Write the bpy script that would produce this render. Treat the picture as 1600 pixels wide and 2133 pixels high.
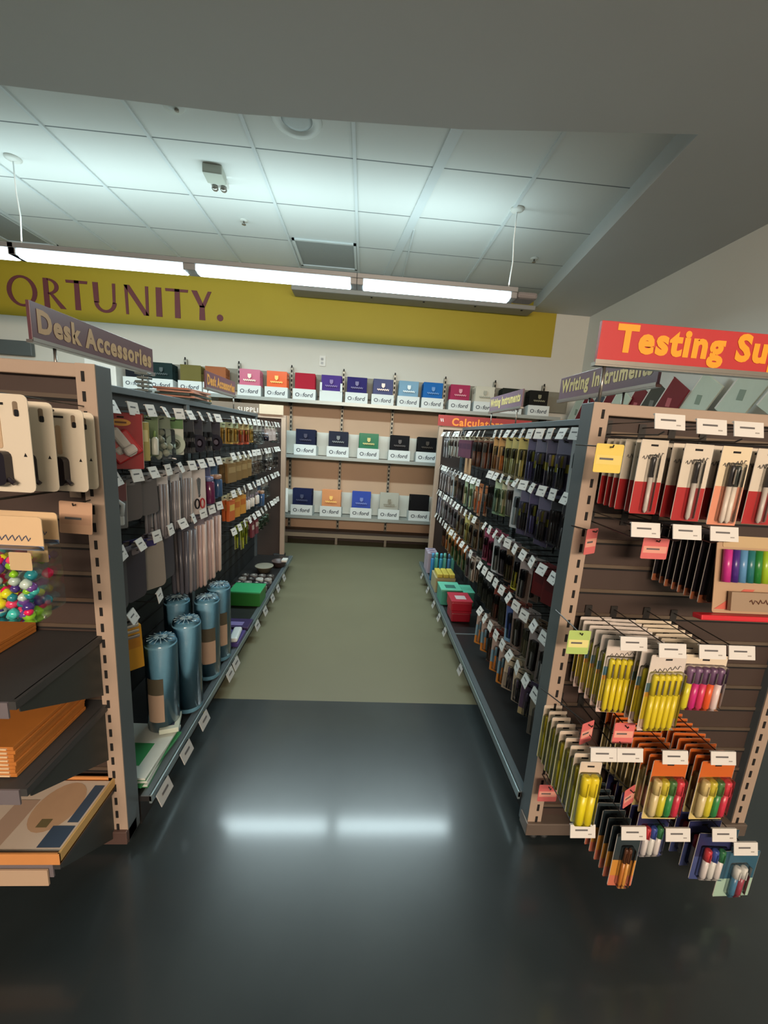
import bpy, bmesh, math, random
from mathutils import Vector, Matrix, Euler
random.seed(7)
C = bpy.context.scene.collection
PI = math.pi
for o in list(bpy.data.objects): bpy.data.objects.remove(o)

# ------------------------------------------------------------------ camera
F, CX, CY, H = 820.0, 800.0, 1066.5, 1.40
_Y = Vector((759 - CX, 905 - CY, F)).normalized()
_r = math.radians(3.7)
_d = Vector((math.cos(_r), math.sin(_r), 0)); _X = (_d - _d.dot(_Y) * _Y).normalized()
_Z = _Y.cross(_X)
if _Z.y > 0: _Z = -_Z
def ray(u, v):
    c = Vector(((u - CX) / F, (v - CY) / F, 1)); return Vector((_X.dot(c), _Y.dot(c), _Z.dot(c)))
def aty(u, v, Y): d = ray(u, v); return Vector((0, 0, H)) + d * (Y / d.y)
cam = bpy.data.cameras.new('camera'); co = bpy.data.objects.new('camera', cam); C.objects.link(co)
cam.sensor_fit = 'HORIZONTAL'; cam.sensor_width = 36; cam.lens = F / 1600 * 36; cam.clip_start = .02
m = Matrix(((_X.x, -_X.y, -_X.z), (_Y.x, -_Y.y, -_Y.z), (_Z.x, -_Z.y, -_Z.z))).to_4x4()
m.translation = (0, 0, H); co.matrix_world = m
bpy.context.scene.camera = co

# ------------------------------------------------------------------ light
sc = bpy.context.scene
sc.view_settings.view_transform = 'Standard'; sc.view_settings.look = 'None'
sc.view_settings.exposure = 0.3; sc.view_settings.gamma = 1
w = bpy.data.worlds.new('world'); sc.world = w; w.use_nodes = True
bg = w.node_tree.nodes['Background']; bg.inputs[0].default_value = (.84, .86, .86, 1); bg.inputs[1].default_value = .175
WARM_E, TUBE_DOWN, TUBE_UP = 72.0, 20.0, 4.9
def area(name, loc, rot, sx, sy, e, col):
    l = bpy.data.lights.new(name, 'AREA'); l.shape = 'RECTANGLE'; l.size = sx; l.size_y = sy; l.energy = e; l.color = col
    o = bpy.data.objects.new(name, l); C.objects.link(o); o.location = loc; o.rotation_euler = rot; return o
area('warm_ceiling_lamp', (.2, -4.3, 2.75), (math.radians(72), 0, 0), 3.6, .6, WARM_E * 4, (1, .79, .62))

# ------------------------------------------------------------------ materials
def lin(c):
    return tuple(((x / 255) / 12.92 if x / 255 <= .04045 else ((x / 255 + .055) / 1.055) ** 2.4) for x in c)
_m = {}
def M(col, rough=.55, metal=0., var=.0, emit=0., spec=.5, bump=0., scale=20.):
    k = (col, rough, metal, var, emit, spec, bump, scale)
    if k in _m: return _m[k]
    mt = bpy.data.materials.new('material_%d' % len(_m)); mt.use_nodes = True
    nt = mt.node_tree; b = nt.nodes['Principled BSDF']
    c = lin(col) + (1,)
    b.inputs['Base Color'].default_value = c; b.inputs['Roughness'].default_value = rough
    b.inputs['Metallic'].default_value = metal; b.inputs['Specular IOR Level'].default_value = spec
    if var or bump:
        tc = nt.nodes.new('ShaderNodeTexCoord'); no = nt.nodes.new('ShaderNodeTexNoise')
        no.inputs['Scale'].default_value = scale; no.inputs['Detail'].default_value = 4
        nt.links.new(tc.outputs['Object'], no.inputs['Vector'])
        if var:
            mx = nt.nodes.new('ShaderNodeMix'); mx.data_type = 'RGBA'
            mx.inputs[6].default_value = tuple(x * (1 - var) for x in c[:3]) + (1,)
            mx.inputs[7].default_value = tuple(min(1, x * (1 + var)) for x in c[:3]) + (1,)
            nt.links.new(no.outputs[0], mx.inputs[0]); nt.links.new(mx.outputs[2], b.inputs['Base Color'])
        if bump:
            bp = nt.nodes.new('ShaderNodeBump'); bp.inputs['Strength'].default_value = bump; bp.inputs['Distance'].default_value = .005
            nt.links.new(no.outputs[0], bp.inputs['Height']); nt.links.new(bp.outputs[0], b.inputs['Normal'])
    if emit:
        b.inputs['Emission Color'].default_value = c; b.inputs['Emission Strength'].default_value = emit
    _m[k] = mt; return mt
def clear_mat():
    mt = bpy.data.materials.new('clear_plastic'); mt.use_nodes = True; nt = mt.node_tree
    for n in list(nt.nodes): nt.nodes.remove(n)
    out = nt.nodes.new('ShaderNodeOutputMaterial'); mix = nt.nodes.new('ShaderNodeMixShader')
    t = nt.nodes.new('ShaderNodeBsdfTransparent'); g = nt.nodes.new('ShaderNodeBsdfGlossy'); g.inputs['Roughness'].default_value = .12
    f = nt.nodes.new('ShaderNodeFresnel'); f.inputs[0].default_value = 1.45
    t.inputs[0].default_value = (.965, .975, .975, 1)
    nt.links.new(f.outputs[0], mix.inputs[0]); nt.links.new(t.outputs[0], mix.inputs[1]); nt.links.new(g.outputs[0], mix.inputs[2])
    nt.links.new(mix.outputs[0], out.inputs[0]); return mt
CLEAR = clear_mat()

# ------------------------------------------------------------------ mesh helpers
class MB:
    def __init__(s): s.bm = bmesh.new(); s.mats = []
    def mi(s, mat):
        if mat not in s.mats: s.mats.append(mat)
        return s.mats.index(mat)
    def face(s, pts, mat):
        f = s.bm.faces.new([s.bm.verts.new(p) for p in pts]); f.material_index = s.mi(mat); return f
    def box(s, c, d, mat, bev=0, rot=None, shear=None):
        x, y, z = d[0] / 2, d[1] / 2, d[2] / 2
        vs = []
        for sx in (-1, 1):
            for sy in (-1, 1):
                for sz in (-1, 1):
                    p = Vector((sx * x, sy * y, sz * z))
                    if rot: p = rot @ p
                    vs.append(s.bm.verts.new(p + Vector(c)))
        fs = []
        for q in ((0, 1, 3, 2), (4, 6, 7, 5), (0, 4, 5, 1), (2, 3, 7, 6), (0, 2, 6, 4), (1, 5, 7, 3)):
            f = s.bm.faces.new([vs[i] for i in q]); f.material_index = s.mi(mat); fs.append(f)
        if bev:
            es = list({e for f in fs for e in f.edges})
            r = bmesh.ops.bevel(s.bm, geom=es, offset=bev, segments=2, affect='EDGES', profile=.5)
            for f in r['faces']: f.material_index = s.mi(mat)
        return s
    def prism(s, poly, y0, y1, mat, mfront=None):
        """poly: (x,z) points; extruded along y from y0 (front) to y1 (back)"""
        a = [s.bm.verts.new((p[0], y0, p[1])) for p in poly]; b = [s.bm.verts.new((p[0], y1, p[1])) for p in poly]
        f = s.bm.faces.new(a); f.material_index = s.mi(mfront or mat)
        f = s.bm.faces.new(b[::-1]); f.material_index = s.mi(mat)
        n = len(poly)
        for i in range(n):
            f = s.bm.faces.new([a[i], b[i], b[(i + 1) % n], a[(i + 1) % n]]); f.material_index = s.mi(mat)
        return s
    def rr(s, cx, cz, w, h, r, y0, y1, mat, mfront=None):
        return s.prism(rrect(cx, cz, w, h, r), y0, y1, mat, mfront)
    def tube(s, pts, r, mat, seg=8, cap=True):
        pts = [Vector(p) for p in pts]; rings = []
        rr_ = r if isinstance(r, (list, tuple)) else [r] * len(pts)
        for i, p in enumerate(pts):
            d = (pts[min(i + 1, len(pts) - 1)] - pts[max(i - 1, 0)]).normalized()
            u = d.orthogonal().normalized() if i == 0 else (u - d * u.dot(d)).normalized()
            v = d.cross(u)
            rings.append([s.bm.verts.new(p + (u * math.cos(2 * PI * k / seg) + v * math.sin(2 * PI * k / seg)) * rr_[i]) for k in range(seg)])
        for a, b in zip(rings, rings[1:]):
            for k in range(seg):
                f = s.bm.faces.new([a[k], a[(k + 1) % seg], b[(k + 1) % seg], b[k]]); f.material_index = s.mi(mat); f.smooth = seg > 6
        if cap:
            for q in (rings[0][::-1], rings[-1]):
                f = s.bm.faces.new(q); f.material_index = s.mi(mat)
        return s
    def lathe(s, prof, mat, seg=24, c=(0, 0, 0)):
        """profile (r,z) about z"""
        rings = []
        for r, z in prof:
            rings.append([s.bm.verts.new((c[0] + r * math.cos(2 * PI * k / seg), c[1] + r * math.sin(2 * PI * k / seg), c[2] + z)) for k in range(seg)])
        for a, b in zip(rings, rings[1:]):
            for k in range(seg):
                f = s.bm.faces.new([a[k], a[(k + 1) % seg], b[(k + 1) % seg], b[k]]); f.material_index = s.mi(mat); f.smooth = True
        for q in (rings[0][::-1], rings[-1]):
            f = s.bm.faces.new(q); f.material_index = s.mi(mat)
        return s
    def text(s, txt, wid, mat, org=(0, 0, 0), y=0., th=.0006, bold=.02, shear=0., hgt=None, space=1.):
        """text in the XZ plane, left-bottom at org, scaled to width wid, front facing -y"""
        cu = bpy.data.curves.new('t', 'FONT'); cu.body = txt; cu.size = 1; cu.offset = bold; cu.shear = shear; cu.resolution_u = 3; cu.space_character = space
        ob = bpy.data.objects.new('t', cu); C.objects.link(ob); bpy.context.view_layer.update()
        me = bpy.data.meshes.new_from_object(ob.evaluated_get(bpy.context.evaluated_depsgraph_get()))
        xs = [v.co.x for v in me.vertices]; ys = [v.co.y for v in me.vertices]
        k = wid / (max(xs) - min(xs)); kz = k if hgt is None else hgt / (max(ys) - min(ys))
        x0 = min(xs); idx = s.mi(mat)
        vs = [s.bm.verts.new((org[0] + (v.co.x - x0) * k, org[1] + y, org[2] + v.co.y * kz)) for v in me.vertices]
        for p in me.polygons:
            try:
                f = s.bm.faces.new([vs[i] for i in p.vertices]); f.material_index = idx
            except ValueError: pass
        bpy.data.objects.remove(ob); bpy.data.curves.remove(cu); bpy.data.meshes.remove(me)
        return s
    def mesh(s, name):
        bmesh.ops.recalc_face_normals(s.bm, faces=s.bm.faces)
        me = bpy.data.meshes.new(name); s.bm.to_mesh(me); s.bm.free()
        for mt in s.mats: me.materials.append(mt)
        return me
    def obj(s, name, parent=None, label=None, loc=None):
        o = bpy.data.objects.new(name, s.mesh(name)); C.objects.link(o)
        if parent: o.parent = parent
        if loc: o.location = loc
        if label: o['label'] = label
        return o
def rrect(cx, cz, w, h, r, n=3):
    P = []
    for qx, qz, a0 in ((1, 1, 0), (-1, 1, 90), (-1, -1, 180), (1, -1, 270)):
        for k in range(n + 1):
            a = math.radians(a0 + 90 * k / n)
            P.append((cx + qx * (w / 2 - r) + r * math.cos(a), cz + qz * (h / 2 - r) + r * math.sin(a)))
    return P
def thing(name, label, cat, loc=(0, 0, 0), rz=0, group=None, rx=0, ry=0):
    o = bpy.data.objects.new(name, None); C.objects.link(o); o.empty_display_size = .02
    o.location = loc; o.rotation_euler = (rx, ry, rz); o['label'] = label; o['category'] = cat
    if group: o['group'] = group
    return o
def tag(o, label, cat, group=None):
    o['label'] = label; o['category'] = cat
    if group: o['group'] = group
    return o
def struct(o): o['kind'] = 'structure'; return o
def dup(root, loc, rot, label, group=None):
    r = root.copy(); C.objects.link(r); r.location = loc; r.rotation_euler = rot; r['label'] = label
    if group: r['group'] = group
    for ch in root.children:
        c = ch.copy(); C.objects.link(c); c.parent = r
        for g in ch.children:
            d = g.copy(); C.objects.link(d); d.parent = c
    return r
ORD = ['first', 'second', 'third', 'fourth', 'fifth', 'sixth', 'seventh', 'eighth', 'ninth', 'tenth', 'eleventh', 'twelfth', 'thirteenth', 'fourteenth', 'fifteenth', 'sixteenth',
       'seventeenth', 'eighteenth', 'nineteenth', 'twentieth', 'twenty-first', 'twenty-second', 'twenty-third', 'twenty-fourth', 'twenty-fifth', 'twenty-sixth']

# common materials
BEIGE = M((168, 148, 130), .45, .0, .04, scale=6)
GREY = M((92, 102, 106), .45, .2, .05, scale=6)
DKGREY = M((40, 44, 45), .6, .1, .06, scale=8)
BROWN = M((64, 50, 43), .6, 0, .12, scale=9)
DKBROWN = M((58, 47, 42), .6, 0, .1, scale=9)
SLOT = M((14, 12, 12), .8)
METAL = M((150, 145, 138), .3, .8, .05)
WIRE = M((70, 68, 66), .35, .7)
WHITE = M((215, 215, 208), .5, 0, .03)
TAGW = M((214, 212, 206), .45)
INK = M((90, 88, 88), .6)
BLACK = M((16, 16, 19), .4)

# ------------------------------------------------------------------ setting
def floor_mat():
    mt = bpy.data.materials.new('polished_dark_floor'); mt.use_nodes = True; nt = mt.node_tree; b = nt.nodes['Principled BSDF']
    tc = nt.nodes.new('ShaderNodeTexCoord'); n1 = nt.nodes.new('ShaderNodeTexNoise'); n1.inputs['Scale'].default_value = 1.6; n1.inputs['Detail'].default_value = 6
    nt.links.new(tc.outputs['Object'], n1.inputs['Vector'])
    r = nt.nodes.new('ShaderNodeValToRGB'); r.color_ramp.elements[0].color = lin((36, 43, 45)) + (1,); r.color_ramp.elements[1].color = lin((50, 58, 60)) + (1,)
    r.color_ramp.elements[0].position = .35; r.color_ramp.elements[1].position = .65
    nt.links.new(n1.outputs[0], r.inputs[0]); nt.links.new(r.outputs[0], b.inputs['Base Color'])
    b.inputs['Roughness'].default_value = .3; b.inputs['Specular IOR Level'].default_value = .5
    b.inputs['Coat Weight'].default_value = .36; b.inputs['Coat Roughness'].default_value = .115
    return mt
b = MB(); b.box((-3.12, -1.565, -.02), (11.8, 6.87, .04), floor_mat()); struct(b.obj('floor'))
b = MB(); b.box((-3.12, 3.51, -.02), (11.8, 3.28, .04), M((112, 110, 86), .5, 0, .12, scale=1.5, bump=.05)); struct(b.obj('floor_far'))
WALLW = M((206, 206, 196), .7, 0, .02, scale=2)
b = MB(); b.box((-3.1, 5.15, 1.6), (11.8, .1, 3.2), WALLW); wb = struct(b.obj('wall_back'))
b = MB(); b.box((-3.36, 5.097, 2.82), (11.27, .006, .66), M((168, 150, 34), .6, 0, .04, scale=3)); band = b.obj('painted_band', wb)
b = MB(); b.box((2.75, 0, 1.6), (.1, 10.2, 3.2), M((212, 216, 210), .7, 0, .02, scale=2)); struct(b.obj('wall_right'))
# wall lettering (flared capitals), coordinates in metres on the wall
LET = M((104, 52, 58), .6)
def L(polys):
    for p in polys: bl.prism(p, 5.088, 5.094, LET)
def stroke(x0, z0, x1, z1, w0, w1=None):
    w1 = w1 or w0
    return [(x0 - w0 / 2, z0), (x0 + w0 / 2, z0), (x1 + w1 / 2, z1), (x1 - w1 / 2, z1)]
def ringp(cx, cz, rx, rz, tx, tz, a0=0, a1=360, n=28):
    out = []
    for i in range(n):
        A, B = math.radians(a0 + (a1 - a0) * i / n), math.radians(a0 + (a1 - a0) * (i + 1) / n)
        q = [(cx + rx * math.cos(A), cz + rz * math.sin(A)), (cx + rx * math.cos(B), cz + rz * math.sin(B)),
             (cx + (rx - tx) * math.cos(B), cz + (rz - tz) * math.sin(B)), (cx + (rx - tx) * math.cos(A), cz + (rz - tz) * math.sin(A))]
        out.append(q)
    return out
bl = MB(); zb, zt = 2.60, 2.915; hh = zt - zb; mid = (zb + zt) / 2
def P_(x):
    L([stroke(x + .03, zb, x + .03, zt, .06, .055)]); L(ringp(x + .05, zt - .085, .12, .085, .045, .022, -90, 90, 14))
def R_(x):
    P_(x); L([[(x + .06, zt - .16), (x + .105, zt - .165), (x + .24, zb), (x + .175, zb)]])
L(ringp(-4.0 + .02, mid, .165, .165, .05, .026))
P_(-4.47)
R_(-3.745)
L([stroke(-3.375, zb, -3.375, zt, .062, .052), [(-3.49, zt - .03), (-3.26, zt - .03), (-3.255, zt), (-3.495, zt)]])
L([stroke(-3.165, zb + .1, -3.17, zt, .055, .06), stroke(-2.97, zb + .1, -2.965, zt, .03, .035)]); L(ringp(-3.068, zb + .11, .125, .115, .045, .03, 180, 360, 14))
L([stroke(-2.825, zb, -2.83, zt, .03, .035), stroke(-2.60, zb, -2.598, zt, .032, .036), [(-2.855, zt), (-2.79, zt), (-2.58, zb), (-2.64, zb)]])
L([stroke(-2.465, zb, -2.465, zt, .07, .062)])
L([stroke(-2.255, zb, -2.255, zt, .065, .055), [(-2.385, zt - .03), (-2.135, zt - .03), (-2.13, zt), (-2.39, zt)]])
L([stroke(-1.975, zb, -1.975, mid, .068, .055), [(-2.095, zt), (-2.03, zt), (-1.945, mid - .02), (-2.0, mid - .02)], [(-1.905, zt), (-1.865, zt), (-1.945, mid - .02), (-1.975, mid + .01)]])
L([[( -1.77 + .037 * math.cos(a * PI / 8), zb + .04 + .037 * math.sin(a * PI / 8)) for a in range(16)]])
bl.obj('lettering', wb, 'maroon capital letters')

# ceiling: tile grid panel with recess, diagonal rail
def ceil_mat():
    mt = bpy.data.materials.new('ceiling_tiles'); mt.use_nodes = True; nt = mt.node_tree; b = nt.nodes['Principled BSDF']
    tc = nt.nodes.new('ShaderNodeTexCoord'); sp = nt.nodes.new('ShaderNodeSeparateXYZ'); nt.links.new(tc.outputs['Object'], sp.inputs[0])
    def line(out, off, per, wd):
        a = nt.nodes.new('ShaderNodeMath'); a.operation = 'ADD'; a.inputs[1].default_value = off; nt.links.new(out, a.inputs[0])
        p = nt.nodes.new('ShaderNodeMath'); p.operation = 'PINGPONG'; p.inputs[1].default_value = per / 2; nt.links.new(a.outputs[0], p.inputs[0])
        l = nt.nodes.new('ShaderNodeMath'); l.operation = 'LESS_THAN'; l.inputs[1].default_value = wd; nt.links.new(p.outputs[0], l.inputs[0]); return l
    ly = line(sp.outputs['Y'], -2.94 + 6.1, .61, .005)
    mx = nt.nodes.new('ShaderNodeMix'); mx.data_type = 'RGBA'
    mx.inputs[6].default_value = lin((214, 216, 212)) + (1,); mx.inputs[7].default_value = lin((110, 116, 116)) + (1,)
    nt.links.new(ly.outputs[0], mx.inputs[0]); nt.links.new(mx.outputs[2], b.inputs['Base Color'])
    no = nt.nodes.new('ShaderNodeTexNoise'); no.inputs['Scale'].default_value = 160; bp = nt.nodes.new('ShaderNodeBump'); bp.inputs['Strength'].default_value = .15
    nt.links.new(no.outputs[0], bp.inputs['Height']); nt.links.new(bp.outputs[0], b.inputs['Normal'])
    b.inputs['Roughness'].default_value = .8; return mt
CZ = 3.14
b = MB(); b.box((-3.1, 3.55, CZ + .03), (11.8, 3.2, .06), ceil_mat()); ceil = struct(b.obj('ceiling'))
b = MB(); RAILM = M((206, 212, 212), .5)
def rail(p0, p1, wd, z=CZ):
    d = (Vector(p1) - Vector(p0)).normalized(); n = Vector((-d.y, d.x)) * wd / 2
    q = [Vector(p0) + n, Vector(p0) - n, Vector(p1) - n, Vector(p1) + n]
    b.face([(v.x, v.y, z - .012) for v in q], RAILM)
    for i in range(4): b.face([(q[i].x, q[i].y, z - .012), (q[(i + 1) % 4].x, q[(i + 1) % 4].y, z - .012), (q[(i + 1) % 4].x, q[(i + 1) % 4].y, z), (q[i].x, q[i].y, z)], RAILM)
for k in range(12):
    x = -.155 - .64 * k
    rail((x, 2.3), (x, 5.1), .022)
rail((1.03, 2.2), (1.03, 5.1), .022); rail((.33, 3.74), (.33, 5.1), .014)
rail((.47, 2.3), (.11, 5.1), .07)
b.obj('ceiling_rails', ceil)
# soffit: L shaped lower ceiling
SOFF = M((192, 196, 196), .75, 0, .03, scale=2)
b = MB()
def slab(poly, z0, z1, mat):
    lo = [b.bm.verts.new((p[0], p[1], z0)) for p in poly]; hi = [b.bm.verts.new((p[0], p[1], z1)) for p in poly]
    b.bm.faces.new(lo[::-1]).material_index = b.mi(mat); b.bm.faces.new(hi).material_index = b.mi(mat)
    for i in range(len(poly)): b.bm.faces.new([lo[i], lo[(i + 1) % len(poly)], hi[(i + 1) % len(poly)], hi[i]]).material_index = b.mi(mat)
slab([(-9, -5), (2.75, -5), (2.75, 5.1), (1.97, 5.1), (1.61, 2.25), (.42, 2.39), (-.75, 2.455), (-1.9, 2.44), (-9, 2.3)], 3.0, 3.2, SOFF)
struct(b.obj('ceiling_soffit'))
# vents set in the ceiling
def vent(x0, x1, y0, y1, label, g=None):
    t = thing('ceiling_vent', label, 'vent', ((x0 + x1) / 2, (y0 + y1) / 2, CZ))
    q = MB(); w_, h_ = x1 - x0, y1 - y0
    for sx in (-1, 1): q.box((sx * (w_ / 2 - .012), 0, -.008), (.024, h_, .014), RAILM)
    for sy in (-1, 1): q.box((0, sy * (h_ / 2 - .012), -.008), (w_, .024, .014), RAILM)
    q.obj('frame', t)
    q = MB(); q.box((0, 0, -.003), (w_ - .04, h_ - .04, .004), M((150, 154, 152), .7, 0, .1, scale=120)); q.obj('grille', t)
vent(-.765, -.17, 4.09, 4.68, 'grey perforated square vent tile in the ceiling above the middle light')
vent(-3.8, -3.3, 3.95, 4.75, 'dark grey ceiling vent tile at the far left behind the lights')
t = thing('ceiling_speaker', 'round white ceiling speaker ring next to the dark bulkhead', 'speaker', (-.48, 2.66, CZ))
MB().lathe([(.145, -.0), (.14, -.012), (.1, -.014), (.095, -.003)], M((222, 228, 226), .5), 40).obj('rim', t)
MB().lathe([(.095, -.002), (.06, -.008), (.001, -.01)], M((196, 204, 204), .7, 0, .1, scale=200), 32).obj('grille', t)
t = thing('emergency_light', 'small white two-part emergency light on the ceiling tiles', 'emergency light', (-1.14, 3.25, CZ), .08)
MB().box((0, -.05, -.03), (.13, .13, .06), M((176, 180, 168), .5), .008).obj('housing', t)
q = MB(); q.box((0, .07, -.02), (.12, .07, .04), WHITE, .006)
for s_ in (-1, 1): q.lathe([(.02, 0), (.024, -.02), (.016, -.03), (.001, -.032)], METAL, 12, (s_ * .03, .07, -.04))
q.obj('lamp_heads', t)
def sprinkler(x, y, z, lab, r=.035):
    t = thing('sprinkler', lab, 'sprinkler', (x, y, z), 0, None)
    MB().lathe([(r, 0), (r * .95, -.006), (r * .5, -.01), (.001, -.01)], WHITE, 20).obj('escutcheon', t)
    MB().lathe([(.008, -.008), (.008, -.03), (.018, -.032), (.018, -.035), (.001, -.036)], METAL, 12).obj('head', t)
sprinkler(-1.13, 3.86, CZ, 'small round white sprinkler beyond the emergency light')
sprinkler(1.52, 4.055, CZ, 'small dark sprinkler near the right bulkhead')
t = thing('smoke_detector', 'white dome smoke detector at the edge of the dark bulkhead', 'smoke detector', (-1.15, 2.62, CZ))
MB().lathe([(.07, 0), (.07, -.015), (.05, -.04), (.001, -.048)], M((215, 222, 220), .35), 28).obj('housing', t)
MB().lathe([(.012, -.04), (.012, -.052), (.001, -.054)], METAL, 12, (.02, 0, 0)).obj('sensor', t)

# ------------------------------------------------------------------ fluorescent lights
LY, LZ = 3.3, 2.515
LK = 3.3 / 3.5
HOUS = M((150, 152, 152), .4, .3)
TUBE = M((218, 244, 255), .4, 0, 0, 6.0)
lights = [(-3.95, -2.76, 'leftmost hanging fluorescent light, mostly outside the picture edge'), (-2.70, -1.474, 'hanging fluorescent light above the left of the yellow band'),
          (-1.374, -.177, 'hanging fluorescent light in the middle above the aisle'), (-.07, 1.13, 'rightmost hanging fluorescent light beside the grey vent')]
for x0, x1, lab in lights:
    x0 *= LK; x1 *= LK
    cx = (x0 + x1) / 2; ln = x1 - x0
    t = thing('fluorescent_light', lab, 'ceiling light', (cx, LY, LZ), 0, 'hanging fluorescent lights')
    q = MB(); q.box((0, 0, .045), (ln + .1, .15, .035), HOUS, .004)
    for s_ in (-1, 1): q.box((s_ * (ln / 2 + .026), 0, .01), (.048, .13, .05), HOUS, .004)
    if x1 > 1: q.box((ln / 2 + .13, 0, .012), (.16, .15, .05), M((130, 124, 122), .5), .02)
    q.obj('housing', t)
    q = MB(); q.prism([(y, z) for y, z in ((-.055, .026), (-.05, -.012), (-.03, -.024), (.03, -.024), (.05, -.012), (.055, .026))], -ln / 2, ln / 2, TUBE)
    o = q.obj('lens', t); o.rotation_euler = (0, 0, -PI / 2)
    area('light_down', (cx, LY, LZ - .035), (0, 0, 0), ln, .1, TUBE_DOWN, (.78, .97, 1))
    area('light_up', (cx, LY + .03, LZ + .085), (PI - .45, 0, 0), ln, .12, TUBE_UP, (.74, .97, 1))
def cord(x, lab):
    t = thing('suspension_cord', lab, 'cord', (x, LY, LZ + .06), 0, None)
    MB().tube([(0, 0, .01), (.012, .0, .2), (.0, 0, .35), (0, 0, CZ - LZ - .06)], .0045, M((228, 234, 234), .4), 6).obj('cable', t)
    MB().lathe([(.05, 0), (.05, -.01), (.03, -.022), (.001, -.024)], WHITE, 20, (0, 0, CZ - LZ - .06)).obj('canopy', t)
cord(1.06, 'white power cord hanging to the rightmost light'); cord(-2.55, 'pale suspension cord at the far left between two lights')
b = MB(); b.box((.5, 4.95, 2.96), (2.8, .24, .05), M((140, 140, 136), .6, 0, .06, scale=5), .01)
for x in (0.0, .6, 1.2, 1.75): b.box((x, 4.87, 2.933), (.02, .02, .01), SLOT)
tag(b.obj('unlit_batten'), 'long grey unlit batten under the ceiling above the yellow band', 'batten')

# ------------------------------------------------------------------ back wall shelving
ws = thing('shelving_unit', 'long beige wall shelving with slotted standards and three rows of white trays', 'shelving', (0, 5.09, 0))
b = MB(); b.box((.38, -.012, .95), (4.35, .014, 1.6), M((188, 158, 130), .6, 0, .04, scale=3)); b.obj('back_panel', ws, 'back panel in warm-light beige')  # added sheet; its beige carries the warm light on this part of the wall
b = MB(); b.box((0, -.03, 1.95), (5.1, .014, .25), M((122, 120, 106), .5, 0, .05)); b.obj('header_panel', ws)
xs = [-2.167 + .6265 * k for k in range(8)]
for x in xs:
    b = MB(); b.box((x, -.03, 1.12), (.034, .034, 2.05), M((136, 134, 122), .4, .4), .003)
    for k in range(38): b.box((x, -.0485, .15 + k * .054), (.016, .004, .03), SLOT)
    b.obj('standard', ws)
for z, x0, x1 in ((1.745, -2.6, 2.36), (1.105, -1.6, 2.36), (.37, -1.6, 2.36)):
    b = MB(); sm = M((150, 158, 154), .35, .3, .04)
    b.box(((x0 + x1) / 2, -.16, z - .012), (x1 - x0, .27, .02), sm); b.box(((x0 + x1) / 2, -.297, z - .01), (x1 - x0, .008, .04), sm)
    k = x0 + .3
    for x in xs: 
        if x0 < x < x1: b.box((x, -.14, z - .04), (.005, .2, .04), DKGREY)
    b.obj('shelf', ws)
b = MB(); b.box((.38, -.16, .15), (4.0, .28, .02), BROWN); b.box((.38, -.3, .135), (4.0, .01, .05), M((120, 106, 88), .5)); b.box((.38, -.03, .07), (4.0, .02, .13), DKBROWN); b.obj('base_deck', ws)  # last box: dark board added as the shade under the deck
b = MB()
for x in xs: b.box((x, -.2, .065), (.03, .03, .13), M((130, 124, 112), .4, .4))
b.obj('feet', ws)
for z in (1.105, .37):
    b = MB(); b.box((0, -.055, z + .145), (3.0, .006, .28), M((196, 202, 194), .3, 0, .02)); b.obj('white_backer', ws)

# oxford folder boxes
OXM = M((52, 62, 74), .5); OXL = M((150, 158, 164), .5)
def oxford_mesh():
    q = MB(); q.text('O', .05, OXM, (-.104, 0, 0), bold=.02, hgt=.044)
    q.text('x', .03, OXL, (-.05, 0, 0), bold=.01, hgt=.03)
    q.text('ford', .118, OXM, (-.016, 0, 0), bold=.02, shear=.15, hgt=.048)
    return q.mesh('lettering')
OXT = oxford_mesh()
def crest(mat):
    q = MB(); q.prism([(-.02, .052), (.02, .052), (.02, .02), (.012, .008), (0, 0), (-.012, .008), (-.02, .02)], -.001, 0, mat)
    n = 16; pts = [(-.07 + .14 * i / n, -.02 + .008 * math.sin(i * 2.4)) for i in range(n + 1)]
    for i in range(n):
        (x0, z0), (x1, z1) = pts[i], pts[i + 1]
        q.prism([(x0, z0 - .006), (x1, z1 - .006), (x1, z1 + .008), (x0, z0 + .008)], -.001, 0, mat)
    return q.mesh('crest')
_cr = {}
TRAY = M((206, 214, 212), .5, 0, .02)
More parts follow.
